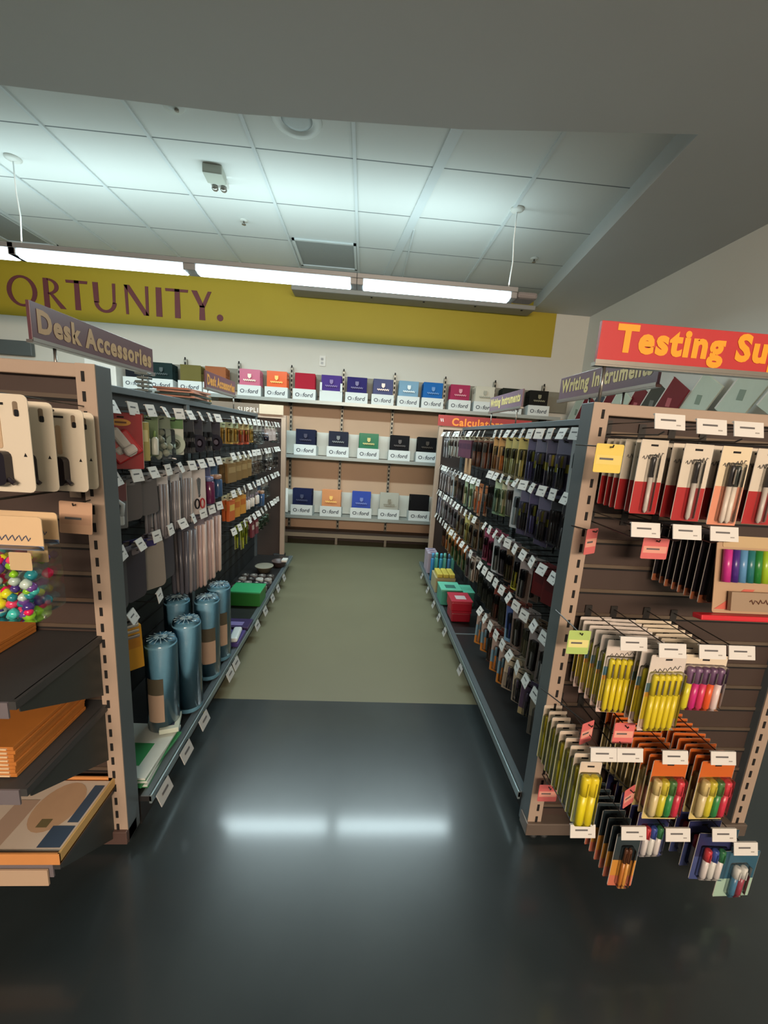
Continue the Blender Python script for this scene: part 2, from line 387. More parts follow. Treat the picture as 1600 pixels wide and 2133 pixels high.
def folder_box(x, z, col, name, crc, lab, group, wd=.262, hgt=.31, tilt=0., kind='ox', gl=.4):
    t = thing('folder_box', lab, 'folder box', (x, 4.86, z + .001), random.uniform(-.03, .03), group)
    q = MB(); q.rr(0, .065, wd, .13, .006, -.035, -.031, TRAY)
    for s_ in (-1, 1):
        q.prism([(-.035 if 0 else -.035, .0), (.19, 0), (.19, .10), (.0, .125), (-.033, .13)], s_ * (wd / 2) - .0015, s_ * (wd / 2) + .0015, TRAY)
    # the side walls were extruded along y; turn them by swapping axes
    for v in q.bm.verts:
        if abs(v.co.y) > .1: v.co = Vector((v.co.y, v.co.x, v.co.z))
    q.box((0, .078, .003), (wd, .225, .005), TRAY)
    if kind == 'notch':
        for s_ in (-1, 1): q.box((s_ * (wd / 2 - .012), -.033, .17), (.024, .004, .1), TRAY)
    tray = q.obj('tray', t)
    q = MB(); fm = M(col, gl, 0, .08, spec=.5 if gl < .3 else .12, scale=9); fw = wd - .03
    for k in range(7):
        a = .03 * k / 7 + tilt; yy = -.02 + k * .022
        q.box((random.uniform(-.003, .003), yy + .02, hgt / 2 + .01 - k * .002), (fw, .004, hgt - .02 + random.uniform(-.006, .004)), fm, .001, Matrix.Rotation(-a, 3, 'X'))
    q.box((0, .06, hgt - .055), (fw, .12, .06), fm, .004)
    fol = q.obj('folders', t, None)
    if kind == 'ox':
        o = bpy.data.objects.new('lettering', OXT); C.objects.link(o); o.parent = tray; o.location = (0, -.0365, .042)
    if crc:
        if crc not in _cr: _cr[crc] = crest(M(crc, .4))
        o = bpy.data.objects.new('crest', _cr[crc]); C.objects.link(o); o.parent = fol; o.location = (0, -.022 , .205)
    return t
top = [(-2.64, (22, 26, 34), 0, 'black'), (-2.35, (26, 44, 44), (60, 72, 72), 'dark green'), (-2.03, (104, 98, 52), 0, 'olive green'), (-1.75, (150, 92, 58), 0, 'copper brown'),
       (-1.36, (196, 104, 132), (236, 226, 206), 'pink'), (-1.05, (228, 98, 44), (248, 206, 110), 'bright orange'), (-.727, (164, 30, 50), 0, 'crimson red'),
       (-.416, (74, 52, 128), (104, 86, 150), 'purple'), (-.116, (42, 36, 98), (78, 78, 132), 'deep indigo'), (.193, (78, 82, 118), (244, 220, 206), 'slate blue'),
       (.50, (122, 160, 184), (212, 226, 228), 'pale blue'), (.79, (28, 98, 168), (70, 130, 190), 'bright blue'), (1.12, (158, 48, 82), (206, 136, 150), 'raspberry'),
       (1.42, (198, 196, 180), (160, 162, 148), 'white'), (1.75, (34, 40, 34), 0, 'dark moss'), (2.09, (28, 28, 26), (130, 128, 104), 'charcoal')]
for i, (x, col, cr, nm) in enumerate(top):
    folder_box(x, 1.745, col, nm, cr, f'white tray of {nm} folders on the top wall shelf', 'folder boxes on the top wall shelf', kind='notch' if nm == 'purple' else 'ox', gl=.25 if nm in ('pink', 'bright orange') else .6)
for i, (x, col, cr, nm) in enumerate([(-1.09, (30, 34, 44), 0, 'grey'), (-.70, (26, 32, 56), (50, 56, 80), 'navy blue'), (-.31, (38, 42, 56), (110, 120, 122), 'slate black'), (.058, (20, 112, 78), (200, 190, 120), 'shiny green'),
                         (.437, (18, 20, 24), (54, 58, 62), 'plain black'), (.775, (16, 18, 20), (60, 56, 50), 'matt black')]):
    pl = ', beside the left post' if nm == 'grey' else (', beside the right post' if nm == 'matt black' else '')
    folder_box(x, 1.105, col, nm, cr, f'white tray of {nm} folders on the middle wall shelf{pl}', 'folder boxes on the middle wall shelf', gl=.2 if 'shiny' in nm else .6)
for i, (x, col, cr, nm) in enumerate([(-.726, (26, 34, 66), (64, 72, 98), 'dark navy'), (-.368, (206, 142, 96), (246, 200, 110), 'copper foil'), (.008, (38, 70, 160), (110, 130, 190), 'royal blue'),
                         (.357, (170, 170, 158), (130, 126, 110), 'silver white'), (.74, (20, 20, 22), 0, 'black')]):
    folder_box(x, .37, col, nm, cr, f'white tray of {nm} folders on the bottom wall shelf', 'folder boxes on the bottom wall shelf', gl=.22 if nm in ('copper foil', 'royal blue') else .6, hgt=.33)
t = thing('display_bag', 'clear plastic holder with white card at the right end of the bottom wall shelf', 'holder', (.965, 4.84, .371))
q = MB(); q.box((0, .05, .004), (.2, .13, .007), WHITE); q.box((0, .1, .15), (.15, .02, .3), M((184, 172, 158), .4), .004, Matrix.Rotation(-.1, 3, 'X')); q.obj('card', t)
MB().box((.04, -.01, .14), (.1, .06, .26), CLEAR, .01).obj('clear_front', t)
t = thing('leaning_folder', 'white folder leaning at the left end of the bottom wall shelf', 'folder', (-1.02, 4.87, .371), .2)
MB().box((0, .04, .16), (.24, .02, .3), WHITE, .003, Matrix.Rotation(-.15, 3, 'X')).obj('cover', t)
q = MB(); q.box((.02, -.0, .1), (.12, .002, .05), M((150, 160, 160), .5), 0, Matrix.Rotation(-.15, 3, 'X')); q.obj('paper_label', t)
# left end of top shelf
b = MB(); b.box((-3.0, 4.9, 1.90), (.34, .2, .33), WHITE, .01); tag(b.obj('storage_box'), 'plain white box left of the black folder tray', 'box')
b = MB(); b.box((-4.15, 5.06, 2.13), (.5, .05, .16), M((84, 92, 92), .5), .006); tag(b.obj('notice_panel'), 'dark grey panel on the white wall at the far left', 'panel')
ws2 = thing('wall_shelf', 'short grey wall shelf carrying the plain white box', 'shelf', (-3.2, 5.09, 1.72))
MB().box((0, -.15, 0), (1.1, .29, .02), GREY).obj('board', ws2)
t = thing('wall_outlet', 'small white outlet plate on the wall below the yellow band', 'outlet', tuple(aty(672, 752, 5.095)))
MB().rr(0, 0, .075, .12, .008, -.008, 0, WHITE).obj('plate', t)
q = MB(); q.rr(-.004, .02, .03, .03, .004, -.0095, -.008, M((150, 152, 150), .5)); q.rr(-.004, -.025, .03, .03, .004, -.0095, -.008, M((170, 172, 170), .5)); q.obj('socket', t)

# ------------------------------------------------------------------ signs
def sign(name, lab, loc, rz, ln, hgt, face, txtcol, txt, tw, toff, poles, zbase, edge=None, bold=.03, tz=.3, group=None, th_=None):
    """board in local XZ facing -y, origin at bottom-left"""
    t = thing(name, lab, 'sign', loc, rz, group)
    q = MB(); q.box((ln / 2, .006, hgt / 2), (ln, .012, hgt), face, .001); o = q.obj('board', t)
    q = MB(); q.text(txt, tw, M(txtcol, .5), (toff, 0, hgt * tz), y=-.0012, bold=bold, hgt=th_, space=1.12); q.obj('lettering', t)
    if edge:
        q = MB(); q.box((ln / 2, .006, -.004), (ln + .01, .022, .01), edge); q.box((ln / 2, -.005, 0.002), (ln + .01, .003, .012), edge); q.obj('bottom_channel', t)
    for p in poles:
        MB().tube([(p, .006, zbase - loc[2]), (p, .006, -.005)], .005, METAL, 8).obj('pole', t)
    return t
SP = M((92, 58, 64), .35, 0, .03)
sign('hanging_sign', 'dull maroon Desk Accessories sign nearest, above the left shelving', (-1.1, 1.43, 1.635), PI / 2, .755, .122, SP, (176, 142, 92), 'Desk Accessories', .71, .025, (.1, .66), 1.53, METAL, tz=.26, th_=.078, bold=.045, group='desk accessories signs')
sign('hanging_sign', 'smaller far Desk Accessories sign above the left shelving', (-1.1, 2.87, 1.645), PI / 2, .63, .115, SP, (190, 130, 60), 'Desk Accessories', .58, .025, (.05, .6), 1.53, METAL, tz=.26, th_=.072, bold=.045, group='desk accessories signs')
SP_LIT = M((112, 88, 100), .3, 0, .03)  # same purple as SP, paled in colour for the strong light on these boards
sign('hanging_sign', 'light-washed purple Writing Instruments sign nearest, behind the red sign', (1.05, 2.185, 1.645), -PI / 2, .74, .12, SP_LIT, (206, 186, 120), 'Writing Instruments', .69, .02, (.3, .55), 1.53, METAL, tz=.36, th_=.088, bold=.04, group='writing instruments signs')
sign('hanging_sign', 'far purple Writing Instruments sign above the right shelving', (1.05, 3.41, 1.65), -PI / 2, .70, .12, SP_LIT, (206, 186, 120), 'Writing Instruments', .65, .02, (.06, .62), 1.53, METAL, tz=.36, th_=.085, bold=.04, group='writing instruments signs')
sign('hanging_sign', 'red Testing Supplies sign with yellow letters above the right endcap', (.652, 1.16, 1.645), 0, .80, .113, M((186, 46, 48), .45, 0, .03), (248, 158, 30), 'Testing Supplies', .72, .048, (.03, .7), 1.535, METAL, bold=.045, tz=.32, th_=.1)
t = sign('header_sign', 'red Calculators header sign on the far right panel', (.725, 3.985, 1.535), 0, .95, .105, M((150, 44, 44), .45), (236, 136, 48), 'Calculators', .52, .14, (), 0, None, tz=.1)
q = MB(); 
for k in (0, 1): q.prism([(.03 + k * .018, .04), (.038 + k * .018, .04), (.03 + k * .018, .07), (.022 + k * .018, .07)], -.002, 0, WHITE)
q.obj('white_marks', t)
t = sign('header_sign', 'grey brown SUPPLIES header sign on the far left panel', (-1.60, 3.985, 1.535), 0, .80, .09, M((112, 98, 84), .5), (214, 204, 190), 'SUPPLIES', .26, .37, (), 0, None, bold=.01, tz=.1)
MB().box((.69, -.003, .045), (.23, .006, .09), M((188, 172, 148), .5)).obj('blank_card', t)

# ------------------------------------------------------------------ shelving runs
def upright(t, x, y, w_, d_, z1, face, side, slots='front', name='upright', dirx=0):
    q = MB(); q.box((x, y, z1 / 2 + .01), (w_, d_, z1 - .02), side, .002)
    q.box((x, y - d_ / 2 - .001, z1 / 2 + .01), (w_ - .001, .003, z1 - .02), face)
    n = int((z1 - .06) / .0508)
    for k in range(n): q.box((x - dirx * w_ * .12, y - d_ / 2 - .003, .08 + k * .0508), (.008, .003, .026), SLOT)
    q.obj(name, t)
def slat_panel(t, x0, x1, y, z0, z1, mat, ins):
    q = MB(); q.box(((x0 + x1) / 2, y + .012, (z0 + z1) / 2), (x1 - x0, .02, z1 - z0), mat)
    z = 1.45
    k = 0
    while z > z0 + .03:
        q.box(((x0 + x1) / 2, y + .0005, z), (x1 - x0, .005, .011), ins); q.box(((x0 + x1) / 2, y + .0005, z - .009), (x1 - x0, .004, .006), SLOT)
        z -= .0835
    q.obj('slat_panel', t)
GROOVE = M((128, 112, 96), .3, .6, .05)
# right endcap
re = thing('endcap_display', 'brown slat wall endcap with beige slotted frame under the red sign', 'display rack', (0, 0, 0))
upright(re, .685, 1.185, .05, .065, 1.535, BEIGE, GREY, dirx=-1); upright(re, 1.465, 1.185, .05, .065, 1.535, BEIGE, GREY, dirx=1)
MB().box((1.075, 1.18, 1.517), (.73, .05, .035), BEIGE, .003).obj('top_rail', re)
slat_panel(re, .71, 1.44, 1.175, .05, 1.5, BROWN, GROOVE)
q = MB(); q.box((1.075, 1.17, .045), (.84, .06, .05), M((112, 100, 90), .4, .3), .003); q.obj('bottom_rail', re)
q = MB()
for x in (.69, .73, 1.43): q.lathe([(.014, 0), (.018, .012), (.01, .02)], DKGREY, 12, (x, 1.16, 0))
q.obj('feet', re)
# left endcap
le = thing('endcap_display', 'brown slat wall endcap with beige slotted frame at the left edge', 'display rack', (0, 0, 0))
upright(le, -.735, 1.15, .05, .065, 1.535, BEIGE, GREY, dirx=1); upright(le, -1.64, 1.15, .05, .065, 1.535, BEIGE, GREY)
MB().box((-1.19, 1.145, 1.517), (.86, .05, .035), BEIGE, .003).obj('top_rail', le)
slat_panel(le, -1.62, -.76, 1.14, .05, 1.5, BROWN, GROOVE)
q = MB(); q.box((-1.19, 1.135, .045), (.96, .06, .05), M((92, 72, 66), .4, .2), .003); q.obj('bottom_rail', le)
def run(side, xs, lab, y0, y1):
    s = side  # -1 left, +1 right ; panel face toward aisle at xs
    t = thing('gondola_shelving', lab, 'shelving', (0, 0, 0))
    q = MB(); q.box((xs + s * .02, (y0 + y1) / 2, .78), (.03, y1 - y0, 1.44), DKGREY)
    k = 0; z = 1.42
    while z > .2:
        q.box((xs + s * .004, (y0 + y1) / 2, z), (.004, y1 - y0, .012), SLOT); z -= .0835
    q.obj('back_panel', t)
    q = MB(); q.box((xs + s * .01, (y0 + y1) / 2, 1.517), (.05, y1 - y0, .03), GREY, .003); q.obj('top_rail', t)
    for y in (y0 + .02, 2.42, y1 - .03):
        q = MB(); q.box((xs - s * .004, y, .77), (.02, .04, 1.52), GREY, .002); q.obj('post', t)
    q = MB(); e = .648 * s if s > 0 else -.672
    q.box(((xs + e) / 2, (y0 + y1) / 2, .11), (abs(xs - e), y1 - y0, .02), M((46, 46, 46), .35, .2, .08)); q.obj('base_deck', t)
    q = MB(); q.box((e + s * .004, (y0 + y1) / 2, .107), (.010, y1 - y0, .034), M((136, 152, 154), .35, .5, .05), .002)
    q.box((e + s * .02, (y0 + y1) / 2, .122), (.03, y1 - y0, .004), GREY)
    q.box(((xs + e) / 2, 2.42, .1215), (abs(xs - e) - .02, .012, .004), M((120, 132, 134), .4, .4)); q.obj('price_rail', t)
    q = MB(); q.box((e + s * .05, (y0 + y1) / 2, .05), (.02, y1 - y0 - .01, .1), M((34, 32, 30), .6)); q.obj('kick_plate', t)
    return t
run(1, .985, 'grey shelving run along the right of the aisle full of pens', 1.22, 3.95)
run(-1, -1.045, 'grey shelving run along the left of the aisle full of desk supplies', 1.19, 3.95)
for s, x0, x1, lab in ((1, .745, 2.0, 'far right brown end panel under the Calculators header'), (-1, -1.9, -.775, 'far left brown end panel under the SUPPLIES header')):
    t = thing('end_panel', lab, 'display rack', (0, 0, 0))
    q = MB(); q.box(((x0 + x1) / 2, 4.03, .77), (x1 - x0 - .06, .02, 1.46), DKBROWN); q.obj('panel', t)
    for x in (x0 + .02, x1 - .02): MB().box((x, 4.02, .765), (.045, .05, 1.53), BEIGE, .003).obj('post', t)
    MB().box(((x0 + x1) / 2, 4.02, 1.515), (x1 - x0 - .08, .05, .035), BEIGE, .003).obj('top_rail', t)
    MB().box((x0 + .05 if s > 0 else x1 - .05, 4.03, .06), (.12, .08, .12), DKGREY, .01).obj('foot', t)

# ------------------------------------------------------------------ hooks
def tag_mesh(w_, h_):
    q = MB(); R = Matrix.Rotation(-.25, 3, 'X')
    q.box((0, 0, 0), (w_, .0022, h_), TAGW, 0, R)
    q.box(R @ Vector((-w_ * .06, -.0014, h_ * .12)), (w_ * .5, .0004, h_ * .12), INK, 0, R)
    q.box(R @ Vector((w_ * .28, -.0014, -h_ * .2)), (w_ * .14, .0004, h_ * .08), M((150, 146, 140), .6), 0, R)
    q.box(R @ Vector((0, .002, h_ / 2)), (w_, .006, .003), CLEAR if 0 else TAGW, 0, R)
    return q.mesh('price_tag')
TG = {'s': tag_mesh(.062, .044), 'm': tag_mesh(.076, .036)}
_hk = {}
def hook(x, y, z, rz, ln, size, lab, group, jit=True, cat='peg hook'):
    """wire from a slat panel at (x,y,z) out along local -y; tag at its tip"""
    key = round(ln, 3)
    if key not in _hk:
        q = MB(); q.tube([(0, .0, -.028), (0, -ln + .03, -.030), (0, -ln + .012, -.022)], .0022, WIRE, 5)
        q.tube([(0, 0, .002), (0, -ln + .004, .004)], .0016, WIRE, 5)
        q.box((0, .002, -.012), (.022, .004, .05), M((60, 58, 56), .4, .5))
        _hk[key] = q.mesh('wire')
    t = thing('peg_hook', lab, cat, (x, y, z), rz, group)
    o = bpy.data.objects.new('wire', _hk[key]); C.objects.link(o); o.parent = t
    p = bpy.data.objects.new('price_tag', TG[size]); C.objects.link(p); p.parent = t; p.location = (0, -ln, 0)
    if jit: p.rotation_euler = (random.uniform(-.25, .1), random.uniform(-.04, .04), random.uniform(-.25, .25))
    return t

# ------------------------------------------------------------------ packs
def card(bands, w_, h_, th=.0012, r=.005, back=(200, 196, 186), slot=True):
    """bands: list of (colour, fraction) from the top; origin at the hang hole"""
    q = MB(); z = .014
    q.rr(0, z - h_ / 2, w_, h_, r, -th, 0, M(back, .5))
    for c, f in bands:
        hh_ = h_ * f
        q.box((0, -th - .0002, z - hh_ / 2), (w_ - .002, .0004, hh_), M(c, .45)); z -= hh_
    if slot:
        q.box((0, -th - .0006, 0), (.02, .0004, .005), SLOT)
    return q
def pen(col, cap, x, z, ln=.12, r=.005, horizontal=False):
    q = MB(); a, c = M(col, .3), M(cap, .3)
    if horizontal:
        q.tube([(x - ln / 2, -.008, z), (x + ln * .15, -.008, z)], r, a, 8); q.tube([(x + ln * .15, -.008, z), (x + ln / 2, -.008, z)], r * 1.15, c, 8)
    else:
        q.tube([(x, -.008, z - ln / 2 - .008), (x, -.008, z - ln / 2), (x, -.008, z + ln * .12)], [r * .3, r, r], a, 8)
        q.tube([(x, -.008, z + ln * .12), (x, -.008, z + ln * .47), (x, -.008, z + ln / 2)], [r * 1.15, r * 1.1, r * .7], c, 8)
        q.box((x, -.008 - r * 1.4, z + ln * .28), (.002, .0015, ln * .28), c)
    return q
def P_pens(bands, pens, w_=.075, h_=.19, ln=.12, r=.005, bl=True, script=False, clip=False):
    out = [('card', lambda: card(bands, w_, h_))]
    n = len(pens); zc = .014 - h_ * .58
    for i, (a, c) in enumerate(pens):
        x = (i - (n - 1) / 2) * min(r * 2.4, (w_ - .015) / max(n, 1))
        out.append(('pen', lambda a=a, c=c, x=x: pen(a, c, x, zc, ln, r)))
    if script or clip:
        def clipf(i): return MB().box(((i - (n - 1) / 2) * min(r * 2.4, (w_ - .015) / max(n, 1)), -.009 - r * 1.5, zc + ln * .3), (.0028, .002, ln * .26), METAL)
        out = [out[0]] + [('pen', o[1], [('clip', lambda i=i: clipf(i))]) for i, o in enumerate(out[1:])]
    if script:
        out[0] = (out[0][0], out[0][1], [('lettering', lambda: scribble(w_))])
    if bl:
        out.append(('blister', lambda: MB().rr(0, zc, min(w_ - .006, n * r * 2.6 + .01), ln + .012, .006, -.0165, -.0016, CLEAR)))
    return out
def scribble(w_, zz=-.028):
    q = MB(); n = 18; W = w_ * .75
    pts = [(-W / 2 + W * i / n, -.003, zz + .006 * math.sin(i * 1.9) + .012 * (i / n - .5)) for i in range(n + 1)]
    q.tube(pts, .0009, INK, 4)
    return q
def P_box(col, col2, w_=.08, h_=.13, d_=.02, label=(226, 222, 206)):
    def a():
        q = MB(); q.box((0, -d_ / 2, -h_ / 2 - .012), (w_, d_, h_), M(col, .45), .002); q.box((0, -d_ - .0003, -h_ * .35 - .012), (w_ * .8, .0006, h_ * .3), M(col2, .5)); return q
    def b():
        q = MB(); q.rr(0, .0, w_ * .9, .035, .004, -.002, -.0008, M(label, .5)); q.box((0, -.0024, .004), (.02, .0004, .005), SLOT); return q
    return [('pack_body', a), ('hang_tab', b)]
def P_flat(col, w_=.11, h_=.2, th=.006, rim=(120, 118, 120)):
    return [('sleeve', lambda: MB().rr(0, .014 - h_ / 2, w_, h_, .02, -th, 0, M(rim, .3), M(col, .3))), ('hang_tab', lambda: MB().rr(0, .004, .04, .022, .006, -th - .002, -th, M(rim, .4)))]
def P_tube(cols, ln=.33, r=.007, w_=.05, cardc=(200, 190, 184)):
    out = [('card', lambda: MB().rr(0, -.012, w_, .05, .004, -.0012, 0, M(cardc, .5)))]
    n = len(cols)
    for i, c in enumerate(cols):
        x = (i - (n - 1) / 2) * r * 2.3
        out.append(('rod', lambda c=c, x=x: MB().tube([(x, -.008, -.03), (x, -.008, -ln), (x, -.008, -ln - .012)], [r, r, r * .4], M(c, .25), 8)))
    return out
def P_scissors(w_=.09, h_=.24, cardc=(206, 196, 190), hc=(30, 26, 30), h2=(170, 50, 54)):
    def s():
        q = MB(); m1, m2 = M((170, 172, 174), .25, .8), M(hc, .35)
        for sx in (-1, 1):
            q.prism([(sx * .002, -.04), (sx * .012, -.05), (sx * .004, -.14), (-sx * .004, -.14)], -.006, -.003, m1)
            pts = [(sx * (.016 + .013 * math.cos(a * PI / 6)), -.007, -.172 + .024 * math.sin(a * PI / 6)) for a in range(13)]
            q.tube(pts, .004, m2 if sx < 0 else M(h2, .35), 6, False)
        q.tube([(0, -.009, -.128), (0, -.003, -.128)], .005, m1, 8)
        return q
    return [('card', lambda: card([(cardc, 1)], w_, h_)), ('scissors', s)]
def P_tape(ring=(190, 204, 186), inner=(70, 80, 60), cardc=(206, 210, 196), c2=(96, 130, 84)):
    def ringf():
        q = MB(); n = 24; R1, R0 = .042, .022
        for i in range(n):
            A, B = 2 * PI * i / n, 2 * PI * (i + 1) / n
            q.prism([(R1 * math.cos(A), -.1 + R1 * math.sin(A)), (R1 * math.cos(B), -.1 + R1 * math.sin(B)), (R0 * math.cos(B), -.1 + R0 * math.sin(B)), (R0 * math.cos(A), -.1 + R0 * math.sin(A))], -.022, -.003, M(ring, .3))
        return q
    return [('card', lambda: card([(c2, .3), (cardc, .7)], .09, .16)), ('tape_roll', ringf), ('core', lambda: MB().prism([(.014 * math.cos(a * PI / 6), -.1 + .014 * math.sin(a * PI / 6)) for a in range(12)], -.02, -.004, M(inner, .4)))]
def P_bottle(col, capc, w_=.055, h_=.15, cardc=(90, 96, 130)):
    return [('card', lambda: card([(cardc, 1)], w_, h_ + .03)), ('jar', lambda: MB().lathe([(.021, -h_), (.024, -h_ + .006), (.024, -.075), (.019, -.07)], M(col, .15), 16, (0, -.026, 0))),
            ('cap', lambda: MB().lathe([(.02, -.07), (.021, -.05), (.018, -.046)], M(capc, .3), 16, (0, -.026, 0)))]
def P_stapler(cardc=(150, 26, 32), body=(206, 200, 192)):
    def g():
        q = MB(); R = Matrix.Rotation(-.6, 3, 'Y'); q.box((.0, -.02, -.085), (.032, .034, .105), M(body, .3), .008, R)
        q.box(R @ Vector((0, 0, -.03)) + Vector((0, -.03, -.085)), (.04, .045, .03), M(body, .3), .008, R); return q
    def e():
        q = MB(); pts = [(.03 * math.cos(a * PI / 12), -.018 + .012 * math.sin(a * PI / 12)) for a in range(24)]
        q.prism(pts, -.0025, -.0012, M((214, 150, 40), .4)); q.box((0, -.003, -.018), (.034, .001, .006), M((110, 60, 20), .5)); return q
    return [('card', lambda: card([(cardc, 1)], .13, .19)), ('hole_punch', g), ('oval_badge', e), ('tray', lambda: MB().box((0, -.012, -.1), (.09, .02, .09), M((186, 44, 48), .3), .006, Matrix.Rotation(-.6, 3, 'Y')))]
def P_bag(cols, w_=.08, h_=.15, head=(60, 60, 56), n=14, r=.011):
    def c():
        q = MB(); rr_ = random.Random(len(cols) * 7 + n)
        for i in range(n):
            x, z = rr_.uniform(-w_ / 2 + r, w_ / 2 - r), rr_.uniform(-h_ + r, -.05)
            q.lathe([(r * .3, -r), (r * .85, -r * .5), (r, 0), (r * .85, r * .5), (r * .3, r)], M(cols[i % len(cols)], .2), 8, (x, -.012, z))
        return q
    return [('header_card', lambda: MB().rr(0, -.01, w_, .05, .003, -.0015, 0, M(head, .5))), ('contents', c), ('clear_bag', lambda: MB().rr(0, -h_ / 2 - .02, w_, h_ - .03, .01, -.026, -.001, CLEAR))]
def P_clips(cardc=(60, 60, 62), n=4):
    def c(i):
        q = MB(); x = (-.02, .02)[i % 2]; z = -.06 - .045 * (i // 2)
        q.prism([(x - .014, z - .012), (x + .014, z - .012), (x + .008, z + .014), (x - .008, z + .014)], -.02, -.002, M((18, 18, 20), .3))
        q.tube([(x - .006, -.012, z - .01), (x - .007, -.012, z - .034), (x + .007, -.012, z - .034), (x + .006, -.012, z - .01)], .0015, METAL, 5); return q
    return [('card', lambda: card([(cardc, 1)], .09, .16))] + [('binder_clip', lambda i=i: c(i)) for i in range(n)]
def P_glue(col=(216, 216, 210), cap=(196, 110, 40), cardc=(200, 200, 196), n=2, w_=.07):
    def g(x): return MB().lathe([(.012, -.135), (.013, -.13), (.013, -.075), (.005, -.066)], M(col, .3), 12, (x, -.015, 0))
    def cp(x): return MB().lathe([(.006, -.066), (.004, -.045), (.001, -.042)], M(cap, .3), 10, (x, -.015, 0))
    out = [('card', lambda: card([(cardc, 1)], w_, .155))]
    for i in range(n):
        x = (i - (n - 1) / 2) * .03
        out += [('bottle', lambda x=x: g(x)), ('cap', lambda x=x: cp(x))]
    return out
W_, K_ = (206, 202, 192), (26, 24, 28)
def bands(*a): return [(a[i], a[i + 1]) for i in range(0, len(a), 2)]
